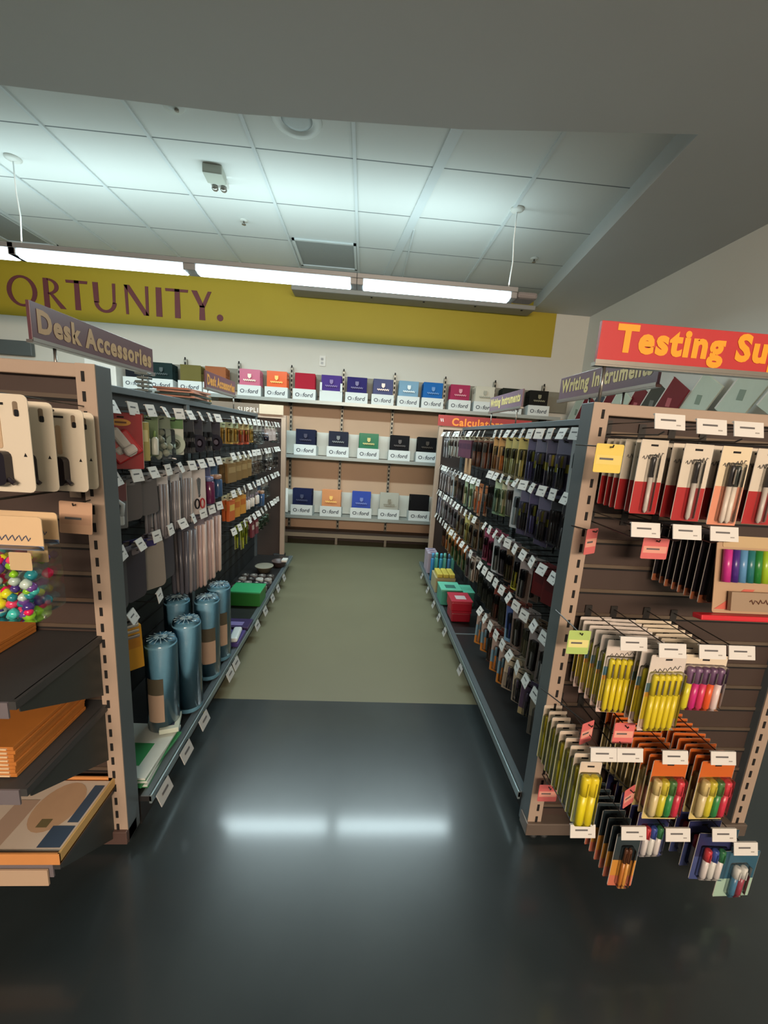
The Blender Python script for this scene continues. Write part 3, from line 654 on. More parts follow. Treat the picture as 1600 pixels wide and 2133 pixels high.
KIND = {
 # pens on the right run
 'clearpen': ('white carded single black pen', 'pen pack', lambda: P_pens(bands((176, 182, 184), 1), [(W_, K_)], .07, .21, .13)),
 'darkyel': ('dark card of black and yellow pens', 'pen pack', lambda: P_pens(bands((96, 92, 116), .45, (190, 178, 50), .15, (64, 58, 82), .4), [(K_, (150, 140, 160)), (K_, (190, 176, 50)), (K_, (150, 140, 160))], .075, .22)),
 'purplepen': ('purple and lilac carded pens', 'pen pack', lambda: P_pens(bands((86, 78, 110), .6, (52, 46, 66), .4), [((110, 100, 150), K_), ((90, 80, 130), (180, 180, 60))], .07, .21)),
 'yelpen': ('yellow backed carded clear pens', 'pen pack', lambda: P_pens(bands((196, 184, 110), .6, (120, 112, 80), .4), [((206, 196, 130), K_), ((196, 180, 90), (160, 150, 90))], .07, .21)),
 'oranpen': ('orange and amber carded pens', 'pen pack', lambda: P_pens(bands((206, 156, 90), .55, (130, 104, 78), .45), [((210, 130, 50), (220, 190, 130)), ((190, 110, 40), K_)], .07, .2)),
 'brownpen': ('long brown carded pencils', 'pencil pack', lambda: P_pens(bands((180, 160, 130), .12, (110, 60, 34), .88), [((170, 92, 40), (60, 30, 20)), ((150, 80, 30), (60, 30, 20)), ((120, 60, 30), (40, 22, 16))], .06, .2, .15)),
 'plumbox': ('plum coloured pencil lead box with white top', 'lead box', lambda: P_box((92, 50, 70), (70, 36, 60), .07, .13, .022, (190, 190, 160))),
 'whitepen': ('white carded clear gel pens', 'pen pack', lambda: P_pens(bands((206, 196, 186), .5, (160, 140, 124), .5), [(W_, (120, 80, 60)), (W_, (60, 50, 50))], .06, .17)),
 'silverpen': ('long silver white carded pen', 'pen pack', lambda: P_pens(bands((170, 170, 174), .2, (70, 62, 62), .8), [((210, 210, 214), (220, 220, 224))], .05, .2, .15)),
 'greenpen': ('pale green carded highlighter', 'highlighter pack', lambda: P_pens(bands((176, 196, 160), .4, (104, 130, 104), .6), [((160, 196, 160), (80, 130, 80)), ((206, 214, 170), (90, 120, 70))], .06, .2)),
 'orangemk': ('orange carded marker', 'marker pack', lambda: P_pens(bands((196, 120, 70), .6, (160, 120, 90), .4), [((206, 106, 50), (220, 196, 170))], .045, .2)),
 'blackpen': ('black carded ballpoint pens', 'pen pack', lambda: P_pens(bands((34, 32, 38), 1), [(K_, K_), (K_, K_), (K_, K_)], .07, .19)),
 'creampen': ('cream carded correction pen', 'pen pack', lambda: P_pens(bands((196, 190, 150), .7, (110, 130, 80), .3), [((206, 200, 160), (110, 130, 80))], .05, .19)),
 'brownpk': ('brown carded fine liner pens', 'pen pack', lambda: P_pens(bands((120, 96, 74), .5, (90, 66, 50), .5), [((130, 110, 60), K_), ((100, 90, 60), K_)], .06, .19)),
 'greypk': ('grey lilac carded gel pens', 'pen pack', lambda: P_pens(bands((120, 108, 112), 1), [((150, 136, 140), K_), ((90, 80, 84), K_)], .06, .19)),
 'magenta': ('magenta carded marker', 'marker pack', lambda: P_pens(bands((150, 66, 92), 1), [((146, 40, 80), (110, 30, 60)), ((110, 34, 60), K_)], .055, .2)),
 'redcard': ('dark red folded card pack', 'card pack', lambda: P_box((104, 24, 26), (86, 18, 22), .12, .12, .012, (110, 40, 40))),
 'graycard': ('taupe backed carded pen set', 'pen pack', lambda: P_pens(bands((150, 136, 132), .3, (112, 94, 86), .7), [((200, 196, 190), K_), ((60, 50, 50), K_)], .08, .2)),
 'yelsnip': ('black card with yellow tipped pen', 'pen pack', lambda: P_pens(bands((60, 54, 56), .8, (190, 180, 60), .2), [((196, 186, 50), K_)], .06, .19)),
 'bluecard': ('blue and black carded marker', 'marker pack', lambda: P_pens(bands((130, 70, 60), .15, (74, 96, 150), .55, (120, 160, 190), .3), [((40, 60, 130), K_)], .065, .22)),
 'bluecyan': ('orange and sky blue carded marker set', 'marker pack', lambda: P_pens(bands((170, 150, 140), .4, (110, 150, 170), .35, (190, 120, 40), .25), [((200, 120, 40), (110, 150, 170)), ((90, 120, 130), K_)], .075, .2)),
 'oldred': ('rust red carded marker', 'marker pack', lambda: P_pens(bands((120, 48, 36), .8, (60, 30, 28), .2), [((110, 30, 26), K_), ((150, 60, 40), K_)], .06, .2)),
 'creamset': ('cream carded set of dark pens', 'pen pack', lambda: P_pens(bands((196, 186, 160), .5, (150, 140, 124), .5), [(K_, (90, 80, 100)), (K_, K_), ((90, 80, 100), K_)], .08, .17, .1)),
 'lilacset': ('lilac carded pen tin', 'pen pack', lambda: P_pens(bands((96, 80, 108), .8, (190, 176, 130), .2), [(K_, (90, 80, 100)), (K_, K_)], .08, .16, .1)),
 'orgreen': ('amber and green carded markers', 'marker pack', lambda: P_pens(bands((190, 110, 50), .5, (60, 96, 50), .5), [((210, 150, 60), (190, 90, 40)), ((50, 90, 40), (30, 60, 30))], .06, .19)),
 # left run
 'lockpk': ('clear pack with white hooked clip', 'clip pack', lambda: [('card', lambda: card([((120, 70, 74), .4), ((110, 114, 118), .6)], .08, .16)), ('white_clip', lambda: MB().tube([(-.02, -.01, -.1), (-.024, -.012, -.06), (0, -.014, -.036), (.024, -.012, -.06), (.02, -.01, -.1)], .008, M((206, 214, 216), .3), 8).box((0, -.01, -.115), (.055, .016, .035), M((206, 214, 216), .3), .005))]),
 'punch': ('red carded white hole punch', 'hole punch pack', lambda: P_stapler()),
 'staple': ('maroon carded box of staples', 'staples pack', lambda: P_box((168, 160, 100), (206, 200, 150), .06, .14, .03, (120, 50, 44))),
 'gluew': ('green topped carded white glue', 'glue pack', lambda: P_glue((206, 210, 200), (120, 150, 90), (110, 130, 96))),
 'dispens': ('clear carded tape dispenser', 'tape pack', lambda: P_bag([(190, 196, 176), (150, 156, 140), (206, 210, 190)], .09, .16, (120, 130, 110), 10, .014)),
 'taperoll': ('round pale tape roll on green card', 'tape pack', lambda: P_tape()),
 'clips': ('black binder clips on dark card', 'clip pack', lambda: P_clips()),
 'dark': ('dark purple carded tape', 'tape pack', lambda: P_tape((40, 34, 44), (90, 80, 90), (60, 54, 56), (50, 44, 52))),
 'yelcard': ('amber carded paper clips', 'clip pack', lambda: P_pens(bands((170, 180, 140), .25, (190, 150, 70), .75), [((206, 170, 80), (190, 150, 60))] * 3, .08, .13, .07)),
 'redor': ('red and yellow carded pins', 'pin pack', lambda: P_pens(bands((196, 176, 120), .3, (190, 80, 50), .7), [((200, 90, 50), (196, 160, 60))] * 2, .07, .14, .07)),
 'greybag': ('clear bag of grey clips', 'clip pack', lambda: P_bag([(150, 146, 140), (110, 106, 104), (180, 176, 168)], .075, .13, (150, 146, 136))),
 'blackbot': ('small dark ink bottle on card', 'ink pack', lambda: P_bottle((24, 22, 34), (150, 150, 156), .05, .11, (130, 126, 126))),
 'pinkcard': ('pale pink carded erasers', 'eraser pack', lambda: P_box((176, 158, 152), (196, 180, 176), .055, .1, .015)),
 'greyflat': ('grey clear plastic sleeve pack', 'sleeve pack', lambda: P_flat((100, 94, 92), .10, .15, .004, (128, 122, 120))),
 'clearlong': ('long clear carded rulers', 'ruler pack', lambda: P_tube([(150, 146, 148), (120, 116, 118), (170, 166, 164)], .24, .006, .05, (190, 186, 184))),
 'scissors': ('white carded scissors with red handle', 'scissors pack', lambda: P_scissors()),
 'pinjar': ('clear jar of purple push pins', 'push pin jar', lambda: P_bottle((96, 40, 74), (120, 130, 170), .06, .19, (84, 84, 110))),
 'bluebot': ('blue carded glue bottle', 'glue pack', lambda: P_bottle((56, 84, 120), (170, 140, 120), .055, .17, (60, 86, 116))),
 'index': ('kraft brown index card pack', 'index card pack', lambda: P_box((128, 100, 58), (150, 124, 80), .11, .12, .018, (190, 186, 160))),
 'sheet': ('dark plastic sleeve with pale curved edge', 'sleeve pack', lambda: P_flat((62, 56, 66), .10, .2, .01, (130, 122, 128))),
 'sheetlite': ('clear plastic sleeve with blue curved edge', 'sleeve pack', lambda: P_flat((142, 136, 128), .10, .2, .01, (60, 56, 110))),
 'tubes': ('long pale pink tubes in a clear pack', 'tube pack', lambda: P_tube([(190, 168, 158), (176, 150, 144), (200, 178, 168)], .36, .011, .075, (120, 110, 116))),
 'tubeszinc': ('long grey tubes in a clear pack', 'tube pack', lambda: P_tube([(88, 88, 96), (130, 124, 124), (100, 98, 104)], .34, .011, .075, (90, 86, 92))),
 'orangebox': ('orange and yellow boxed crayons', 'crayon pack', lambda: P_box((196, 96, 44), (206, 170, 80), .08, .13, .02, (206, 200, 160))),
 'amberbox': ('amber boxed chalk', 'chalk pack', lambda: P_box((196, 136, 56), (180, 100, 40), .07, .13, .02, (206, 200, 160))),
 'gluetrio': ('white glue bottles with orange caps on card', 'glue pack', lambda: P_glue((206, 200, 192), (150, 140, 160), (110, 106, 104), 2)),
 'lime': ('lime green carded marker', 'marker pack', lambda: P_pens(bands((150, 168, 30), .6, (150, 156, 100), .4), [((190, 200, 60), (120, 140, 30))], .05, .17)),
 'beadclr': ('clear bag of glassy green pins', 'pin pack', lambda: P_bag([(110, 150, 120), (170, 190, 170), (90, 120, 96)], .07, .12, (90, 90, 84))),
 'wine': ('wine red carded eraser', 'eraser pack', lambda: P_box((110, 50, 60), (180, 160, 150), .05, .12, .02)),
 'yelsciss': ('yellow box pack with silver grey top', 'boxed pack', lambda: P_box((206, 150, 36), (186, 126, 30), .075, .17, .02, (176, 172, 166)) + [('silver_clips', lambda: MB().box((0, -.012, -.03), (.06, .024, .012), M((180, 178, 172), .3, .5), .003).box((0, -.014, -.05), (.06, .026, .012), M((150, 146, 144), .3, .5), .003).box((0, -.012, -.01), (.06, .02, .012), M((196, 196, 190), .3, .5), .003))]),
 # endcap
 'redpen': ('white and red carded fine pens', 'pen pack', lambda: P_pens(bands((206, 196, 178), .56, (164, 34, 36), .44), [((196, 188, 178), K_)], .075, .195, .14, .0055, script=True)),
 'redpen2': ('peach and white carded pair of pens', 'pen pack', lambda: P_pens(bands((216, 200, 168), .5, (214, 140, 110), .5), [((216, 206, 192), K_), ((216, 206, 192), (40, 50, 44))], .078, .2, .14, .006, script=True)),
 'blackset': ('black carded pens with orange foot', 'pen pack', lambda: P_pens(bands((24, 20, 26), .88, (150, 84, 50), .12), [(K_, K_)] * 4, .085, .19, .13)),
 'hilite': ('white, blue and yellow carded yellow highlighters', 'highlighter pack', lambda: P_pens(bands((206, 196, 186), .36, (84, 130, 150), .12, (214, 150, 50), .06, (214, 190, 40), .3, (206, 180, 170), .16), [((214, 196, 40), (216, 200, 50))] * 5, .105, .232, .16, .0072, script=True)),
 'fanpen': ('white and purple carded bright gel pens', 'pen pack', lambda: P_pens(bands((214, 200, 176), .3, (112, 84, 110), .34, (60, 40, 58), .06, (196, 120, 60), .30), [((206, 196, 50), (120, 90, 120)), ((196, 44, 120), (120, 90, 120)), ((206, 60, 100), (110, 80, 110)), ((214, 90, 40), (110, 80, 110)), ((216, 200, 196), (110, 80, 110))], .12, .16, .12, .009, script=True)),
 'tallyel': ('tall slim card of yellow highlighters', 'highlighter pack', lambda: P_pens(bands((206, 190, 170), .2, (150, 158, 96), .8), [((214, 200, 30), (216, 196, 40)), ((206, 190, 30), (216, 196, 40))], .062, .2, .155, .012)),
 'orcards': ('orange topped rainbow striped pen card', 'pen pack', lambda: P_pens(bands((196, 96, 36), .36, (206, 186, 120), .64), [((206, 190, 140), (200, 180, 120)), ((196, 186, 50), (190, 176, 60)), ((50, 130, 70), (70, 110, 60)), ((196, 50, 70), (200, 60, 70))], .105, .2, .115, .0105)),
 'tealpk': ('dark teal card of amber pens', 'pen pack', lambda: P_pens(bands((44, 56, 60), .5, (196, 136, 56), .3, (196, 110, 84), .2), [((190, 120, 50), (90, 54, 34)), ((206, 150, 70), (90, 54, 34))], .075, .19, .13)),
 'bluemk': ('navy card of white capped markers', 'marker pack', lambda: P_pens(bands((40, 44, 84), .5, (64, 76, 124), .5), [((206, 200, 196), (190, 60, 66)), ((206, 206, 200), (60, 80, 150)), ((206, 200, 196), (50, 110, 70))], .11, .17, .1, .009)),
 'tealmk': ('blue green card of white edged markers', 'marker pack', lambda: P_pens(bands((50, 90, 110), .6, (160, 190, 170), .4), [((70, 120, 150), (206, 206, 200)), ((150, 60, 76), (206, 206, 200))], .12, .17, .1, .009)),
}
_proto = {}
def pack(kind, loc, rz, lab, group, rx=0., ry=0.):
    desc, cat, fn = KIND[kind]
    if kind not in _proto:
        t = thing(cat.replace(' ', '_'), lab, cat, loc, rz, group, rx, ry)
        for e in fn():
            po = e[1]().obj(e[0], t)
            for sn, sf in (e[2] if len(e) > 2 else ()): sf().obj(sn, po)
        _proto[kind] = t; return t
    return dup(_proto[kind], loc, (rx, ry, rz), lab, group)

ROWN = ['top', 'second', 'third', 'fourth', 'lowest']
DY = {'punch': .085, 'staple': .05, 'gluew': .03, 'lockpk': .02, 'yelsciss': .01}
DR = {'punch': .8, 'staple': .6, 'gluew': .6, 'taperoll': .6, 'yelsciss': .8, 'lockpk': .7, 'dispens': .5, 'sheet': .08, 'greyflat': .15, 'sheetlite': .5, 'creamset': .75, 'lilacset': .75, 'bluecyan': .7, 'bluecard': .6, 'yelpen': .55, 'oranpen': .55, 'darkyel': .5}
def aisle(side, xs, ln, rows):
    rz = -PI / 2 if side == 'right' else PI / 2
    s = 1 if side == 'right' else -1
    for ri, (segs) in enumerate(rows):
        hi = 0
        for z, ys, kinds, depth in segs:
            for j, y in enumerate(ys):
                kd = kinds[j % len(kinds)] if kinds else None
                hook(xs, y, z, rz, ln, 's', f'peg hook with white price tag, {ORD[hi]} from near end, {ROWN[ri]} row, {side} aisle', f'price tagged hooks on the {side} aisle')
                if kd:
                    dd = depth
                    for k in range(dd):
                        off = ln - .025 - k * (.034 if kd not in ('redcard',) else .016) - random.uniform(0, .006)
                        if kd == 'redcard': off -= .05
                        desc = KIND[kd][0]
                        wh = ('front of' , 'middle of', 'back of')[k if dd == 3 else (0 if k == 0 else 2)] if dd < 4 else ORD[k] + ' on'
                        pack(kd, (xs - s * off, y + DY.get(kd, 0) + random.uniform(-.006, .006), z - .03), rz + s * (DR.get(kd, .42) if y < 2.4 else .22) + random.uniform(-.12, .12),
                             f'{desc}, {wh} {ORD[hi]} hook, {ROWN[ri]} row, {side} aisle', f'packs hanging along the {side} aisle', random.uniform(-.05, .03), random.uniform(-.03, .03))
                hi += 1
def rng(a, n, st): return [a + st * k for k in range(n)]
NY, FY = rng(1.40, 10, .098), rng(2.50, 12, .118)
aisle('right', .982, .232, [
 [(1.45, NY, ['clearpen', 'darkyel', 'darkyel', 'darkyel', 'purplepen', 'yelpen', 'yelpen', 'yelpen', 'oranpen', 'oranpen'], 3), (1.45, FY, ['brownpen', 'brownpen', 'brownpen', 'plumbox', 'plumbox', 'plumbox', 'whitepen', 'whitepen', 'whitepen', 'whitepen', 'silverpen', 'silverpen'], 2)],
 [(1.215, NY, ['blackpen', 'blackpen', 'darkyel', 'purplepen', 'darkyel', 'clearpen', 'whitepen', 'creampen', 'greenpen', 'blackpen'], 3), (1.14, FY, ['orangemk', 'orangemk', 'greenpen', 'greenpen', 'blackpen', 'blackpen', 'brownpk', 'clearpen', 'silverpen', 'silverpen', 'silverpen', 'silverpen'], 2)],
 [(.905, NY, ['redcard', 'redcard', 'redcard', 'graycard', 'yelsnip', 'brownpk', 'greypk', 'clearpen', 'magenta', 'magenta'], 3), (.895, FY, ['brownpk', 'brownpk', 'yelpen', 'brownpk', 'brownpk', 'greypk', 'greypk', 'greypk', 'greypk', 'silverpen', 'silverpen', 'silverpen'], 2)],
 [(.655, NY, ['graycard', 'graycard', 'brownpk', 'graycard', 'bluecard', 'blackpen', 'oldred', 'blackpen', 'blackpen', 'blackpen'], 3), (.66, FY, ['whitepen', 'greypk', 'orgreen', 'orgreen', 'orgreen', 'orgreen', 'oranpen', 'oranpen', 'brownpen', None, None, None], 2)],
 [(.40, NY[:9], ['creamset', 'lilacset', 'creamset', 'creamset', 'bluecyan', 'bluecyan', 'oldred', 'bluecyan', 'bluecyan'], 3)],
])
LNY, LFY = rng(1.33, 9, .115), rng(2.50, 12, .118)
aisle('left', -1.045, .245, [
 [(1.436, LNY, ['punch', 'staple', 'gluew', 'dispens', 'taperoll', 'clips', 'dark', 'clips', 'dark'], 2), (1.436, LFY, ['yelcard', 'yelcard', 'redor', 'redor', 'yelcard', 'greybag', 'greybag', 'blackbot', 'pinkcard', 'pinkcard', 'pinkcard', 'greybag'], 2)],
 [(1.205, LNY, ['lockpk', 'greyflat', 'greyflat', 'clearlong', 'clearlong', 'clearlong', 'scissors', 'pinjar', 'bluebot'], 3), (1.215, LFY, ['index', 'index', 'index', 'index', 'greybag', 'greybag', 'greybag', 'clips', 'greybag', 'greybag', None, 'clips'], 2)],
 [(.95, LNY, ['sheet', 'sheet', 'sheetlite', 'sheet', None, 'tubeszinc', 'tubes', 'tubes', 'tubes'], 3), (.98, LFY, ['orangebox', 'amberbox', 'amberbox', 'gluetrio', 'gluetrio', 'gluetrio', 'bluebot', 'greybag', 'greybag', None, None, None], 2)],
 [(.70, [1.37, 1.56], ['yelsciss', None], 2), (.735, LFY, [None, None, 'lime', 'lime', 'wine', 'wine', 'beadclr', 'beadclr', 'beadclr', None, None, None], 2)],
])

# ------------------------------------------------------------------ right endcap stock
ER = 1.172
SH = {'redpen': 'red and white pen card', 'redpen2': 'peach pen card', 'hilite': 'yellow highlighter card', 'fanpen': 'bright gel pen card', 'tallyel': 'slim yellow card', 'orcards': 'rainbow pen card', 'tealpk': 'amber pen card', 'bluemk': 'navy marker card', 'tealmk': 'blue green marker card', 'blackset': 'black pen card'}
def ecol(xc, z, ln, kind, ys, row, g, rx=0., jx=.003, tagoff=0., notag=False, rzj=.05, fan=0., dx=0., drop=.03):
    """one hook on the right endcap with the packs hanging on it (ys = depth of each pack, nearest first)"""
    if not notag:
        hook(xc, ER, z, 0, ln, 'm', f'peg hook with beige price tag carrying {row}', 'price tagged hooks on the right endcap', False)
    n = len(ys)
    for k, y in enumerate(ys):
        wh = 'front' if k == 0 else ('back' if k == n - 1 else ORD[k])
        pack(kind, (xc + dx + random.uniform(-jx, jx) , y, z - drop), random.uniform(-rzj, rzj), f'{SH.get(kind, KIND[kind][0])}, {wh} of {row}', g, rx, fan * (k - n / 2))
def seq(a, b, n): return [a + (b - a) * k / max(1, n - 1) for k in range(n)]
G = 'carded packs on the right endcap'
ecol(.728, 1.475, .24, 'redpen', seq(1.0, 1.15, 6), 'the leftmost red and white stack', G, jx=.006, drop=.055, dx=.028)
ecol(.835, 1.47, .24, 'redpen', seq(.955, 1.12, 5), 'the second red and white stack', G, drop=.055)
ecol(.93, 1.47, .24, 'redpen2', seq(.95, .965, 1), 'the third red stack', G, fan=0, drop=.055)
ecol(.93, 1.47, .24, 'redpen', seq(.99, 1.15, 6), 'the third red stack, behind the peach pack', G, notag=True, drop=.055)
ecol(1.03, 1.47, .24, 'redpen', seq(.96, 1.15, 7), 'the fourth red stack at the right edge', G, drop=.055)
hook(.72, ER, 1.208, 0, .24, 'm', 'peg hook with blank beige tag, left of the second endcap row', 'price tagged hooks on the right endcap', False)
hook(.83, ER, 1.208, 0, .24, 'm', 'empty peg hook with beige tag in the second endcap row, beside the pink card', 'price tagged hooks on the right endcap', False)
ecol(.93, 1.208, .24, 'blackset', seq(.98, 1.15, 8), 'the black pen stack in the second row', G, dx=.055)
# rainbow marker pack
for k, yy in enumerate((.955,)):
    t = thing('marker_pack', 'rainbow marker pack with red base in the second endcap row', 'marker pack', (1.075, yy, 1.165), 0, None, -.16)
    if k == 0: t0 = t
    cols = [(190, 50, 130), (70, 40, 120), (90, 140, 180), (40, 110, 110), (40, 120, 50), (150, 180, 40), (230, 196, 50), (222, 110, 40), (206, 50, 40), (150, 30, 40), (120, 70, 40), (30, 30, 34)]
    q = MB(); q.rr(0, -.07, .27, .2, .006, -.002, 0, M((176, 146, 116), .5)); q.box((-.02, -.012, -.178), (.33, .03, .014), M((196, 30, 44), .4), .003)
    q.prism([(-.13, -.16), (-.05, -.105), (-.02, -.105), (-.07, -.16)], -.003, -.002, M((196, 96, 80), .5)); q.rr(0, .02, .24, .03, .004, -.0035, -.002, M((186, 160, 120), .5)); q.obj('card', t)
    for i, c in enumerate(cols if k == 0 else cols[:4]):
        MB().tube([(-.115 + i * .021, -.014, .0), (-.115 + i * .021, -.014, -.085)], .0098, M(c, .3), 8).obj('marker', t)
    q = MB(); q.box((.0, -.014, -.135), (.2, .01, .05), M((150, 128, 104), .5)); q.tube([(-.05 + .1 * i / 20, -.0196, -.134 + .006 * math.sin(i * 2.3)) for i in range(21)], .0016, M((96, 60, 44), .6), 4); q.obj('label_strip', t) if k == 0 else None
ecol(.765, .885, .22, 'hilite', seq(1.0, 1.15, 6), 'the leftmost highlighter stack', G, dx=.012)
ecol(.852, .885, .25, 'hilite', seq(.93, 1.14, 9), 'the big yellow highlighter stack', G)
ecol(.965, .885, .25, 'fanpen', seq(.935, 1.14, 8), 'the purple gel pen stack', G)
hook(1.06, ER, .88, 0, .24, 'm', 'empty peg hook with beige tag right of the purple gel pens', 'price tagged hooks on the right endcap', False)
ecol(.718, .56, .25, 'tallyel', seq(.915, 1.15, 9), 'the tall slim highlighter stack', G, jx=.004, dx=-.034)
hook(.795, ER, .56, 0, .25, 'm', 'empty peg hook with beige tag beside the tall yellow highlighters', 'price tagged hooks on the right endcap', False)
ecol(.93, .555, .25, 'orcards', seq(.93, 1.15, 11), 'the left orange topped stack', G)
ecol(1.075, .555, .25, 'orcards', seq(.93, 1.15, 11), 'the right orange topped stack', G)
hook(.70, ER, .30, 0, .25, 'm', 'peg hook with beige tag below the tall yellow highlighters', 'price tagged hooks on the right endcap', False)
ecol(.848, .305, .26, 'tealpk', seq(.925, 1.15, 10), 'the dark teal stack near the floor', G)
ecol(.985, .30, .26, 'bluemk', seq(1.0, 1.15, 5), 'the left navy marker stack near the floor', G)
ecol(1.13, .30, .26, 'bluemk', seq(.93, 1.14, 6), 'the right navy marker stack near the floor', G)
ecol(1.21, .25, .26, 'tealmk', seq(.92, 1.05, 3), 'the blue green marker stack near the floor', G, notag=False)
# small clearance cards hanging on bare hooks
def note(u, v, Y, w_, h_, col, col2, lab, rz=0., ry=0., g='hanging price cards'):
    p = aty(u, v, Y)
    t = thing('price_card', lab, 'price card', tuple(p), rz, g, 0, ry)
    q = MB(); q.rr(0, -h_ / 2 + .01, w_, h_, .004, -.001, 0, M(col, .5)); q.box((0, -.0013, -h_ * .55 + .01), (w_ * .9, .0005, h_ * .32), M(col2, .5)); q.box((-.006, -.0017, -h_ * .52 + .01), (w_ * .5, .0004, h_ * .07), INK); q.obj('card', t)
    q = MB(); q.tube([(0, ER - p.y - .004 if u > 800 else 1.13 - p.y, .004), (0, -.012, .002), (0, -.014, .008)], .002, WIRE, 5); q.obj('hook', t)
PK, PK2 = (214, 110, 108), (226, 160, 142)
note(1271, 933, 1.0, .074, .074, (222, 196, 92), (226, 200, 110), 'yellow price card at the upper left of the right endcap')
note(1234, 1108, 1.10, .057, .078, PK, PK2, 'pink price card overlapping the right endcap frame', .5)
note(1367, 1128, 1.05, .078, .062, PK, PK2, 'pink price card below the beige tags of the right endcap')
note(1208, 1320, 1.02, .066, .074, (170, 196, 110), (222, 214, 140), 'green and cream price card at the left of the right endcap')
note(1225, 1510, .99, .052, .07, PK, PK2, 'left pink price card of the pair under the highlighters', .4)
note(1302, 1512, .97, .062, .068, PK, PK2, 'right pink price card of the pair under the highlighters')
note(1143, 1640, 1.10, .066, .066, PK, PK2, 'pink price card at the foot of the right endcap frame')
note(1312, 1646, .96, .05, .066, PK, PK2, 'pink price card beside the dark teal stack', .4, -.1)

# ------------------------------------------------------------------ left endcap stock
EL = 1.137
def headset(i, x, y, z, rz, lab):
    global hs0
    if i == 0:
        t = thing('holster_pack', lab, 'accessory pack', (x, y, z), rz, 'white carded packs on the left endcap')
        q = MB(); cm = M((206, 196, 176), .5)
        q.rr(0, -.075, .125, .2, .012, -.0015, 0, cm); q.box((0, -.002, .005), (.03, .0006, .005), SLOT)
        q.rr(.038, -.004, .010, .03, .004, -.0022, -.0015, M((120, 104, 84), .5)); q.rr(.04, .0 - .012, .009, .014, .003, -.0028, -.0022, BLACK)
        for zz in (-.04, -.052): q.box((-.035, -.0017, zz), (.03, .0006, .003), M((130, 112, 88), .6))
        q.rr(.0, -.05, .012, .07, .005, -.003, -.0015, M((186, 160, 130), .4)); q.prism([(.045, -.1), (.052, -.1), (.0485, -.092)], -.002, -.0015, BLACK)
        q.obj('card', t)
        q = MB(); q.rr(-.022, -.125, .085, .07, .012, -.02, -.0016, M((26, 22, 30), .3)); q.rr(-.012, -.125, .022, .035, .006, -.021, -.0199, M((176, 156, 136), .35)); q.obj('black_case', t)
        q = MB(); q.tube([(-.055, -.012, -.09), (-.03, -.018, -.088), (.01, -.014, -.096), (.012, -.012, -.14), (.03, -.012, -.156)], .005, M((30, 24, 34), .3), 8); q.obj('strap', t)
        hs0 = t; return t
    return dup(hs0, (x, y, z), (0, 0, rz), lab)
for i, (x, y, z, rz, lab) in enumerate([(-.735, .86, 1.41, -.02, 'front beige carded black case at the left picture edge'), (-.757, .935, 1.40, .06, 'second beige carded black case behind the front one'),
        (-.738, 1.01, 1.39, -.04, 'third beige carded black case near the slotted frame'), (-.765, 1.085, 1.385, .02, 'rearmost beige carded black case by the slotted frame')]):
    headset(i, x - (.0 if i else .01), y, z, rz, lab)
def barehook(x, z, y1, lab, yt=None):
    t = thing('peg_hook', lab, 'peg hook', (x, EL, z), 0, 'hooks on the left endcap')
    q = MB(); q.tube([(0, 0, 0), (0, y1 - EL, .012), (0, y1 - EL - .01, .02)], .0028, WIRE, 6); q.box((0, .0, -.005), (.03, .004, .04), M((150, 130, 110), .4, .3)); q.obj('wire', t)
    q = MB(); q.tube([(0, 0, .02), (0, y1 - EL, .034)], .0018, WIRE, 5); q.obj('tag_arm', t)
barehook(-.745, 1.405, .80, 'long wire hook holding the beige carded black cases')
barehook(-.80, 1.20, .80, 'wire hook holding the jewel bead bag')
q = MB(); q.box((-.93, 1.12, 1.235), (.34, .02, .018), M((190, 160, 130), .2, .8), .003); tag(q.obj('cross_bar'), 'shiny metal bar across the left endcap below the beige cards', 'bar')
# bead bag
beads = [(226, 30, 90), (70, 190, 180), (226, 226, 40), (76, 50, 130), (140, 200, 40), (236, 70, 110), (40, 140, 150), (190, 210, 200), (110, 70, 150)]
for bi, (bx, by, bz, lab) in enumerate([(-.755, .86, 1.165, 'bag of jewel coloured beads at the left picture edge'), (-.775, .93, 1.16, 'second bag of jewel beads behind the front bag')]):
    t = thing('bead_bag', lab, 'bead bag', (bx, by, bz), 0, 'bags of jewel beads')
    q = MB(); q.rr(0, -.02, .15, .075, .008, -.002, 0, M((214, 184, 144), .5)); q.box((0, -.0023, -.052), (.15, .0006, .010), M((96, 120, 160), .5)); q.rr(.045, -.074, .045, .04, .003, -.0275, -.0265, M((196, 170, 130), .5))
    q.tube([(-.06 + .11 * i / 24, -.003, -.03 + .007 * math.sin(i * 2.1)) for i in range(25)], .0012, M((70, 80, 110), .6), 4); q.obj('header_card', t)
    R_ = random.Random(3 + bi)
    q = MB()
    for k in range(60 if bi == 0 else 16):
        x, z, y = R_.uniform(-.06, .058), R_.uniform(-.205, -.07), R_.uniform(-.022, -.006); r = R_.uniform(.0085, .0135)
        q.lathe([(r * .2, -r), (r * .8, -r * .5), (r, 0), (r * .8, r * .5), (r * .2, r)], M(beads[k % 9], .08, spec=.8), 6, (x, y, z))
    o = q.obj('beads', t); o['kind'] = 'stuff'
    MB().rr(0, -.13, .155, .165, .014, -.027, -.001, CLEAR).obj('clear_bag', t)
note(158, 1053, 1.05, .078, .086, (186, 150, 122), (178, 142, 116), 'blank manila price card near the left endcap frame', .1, .06)
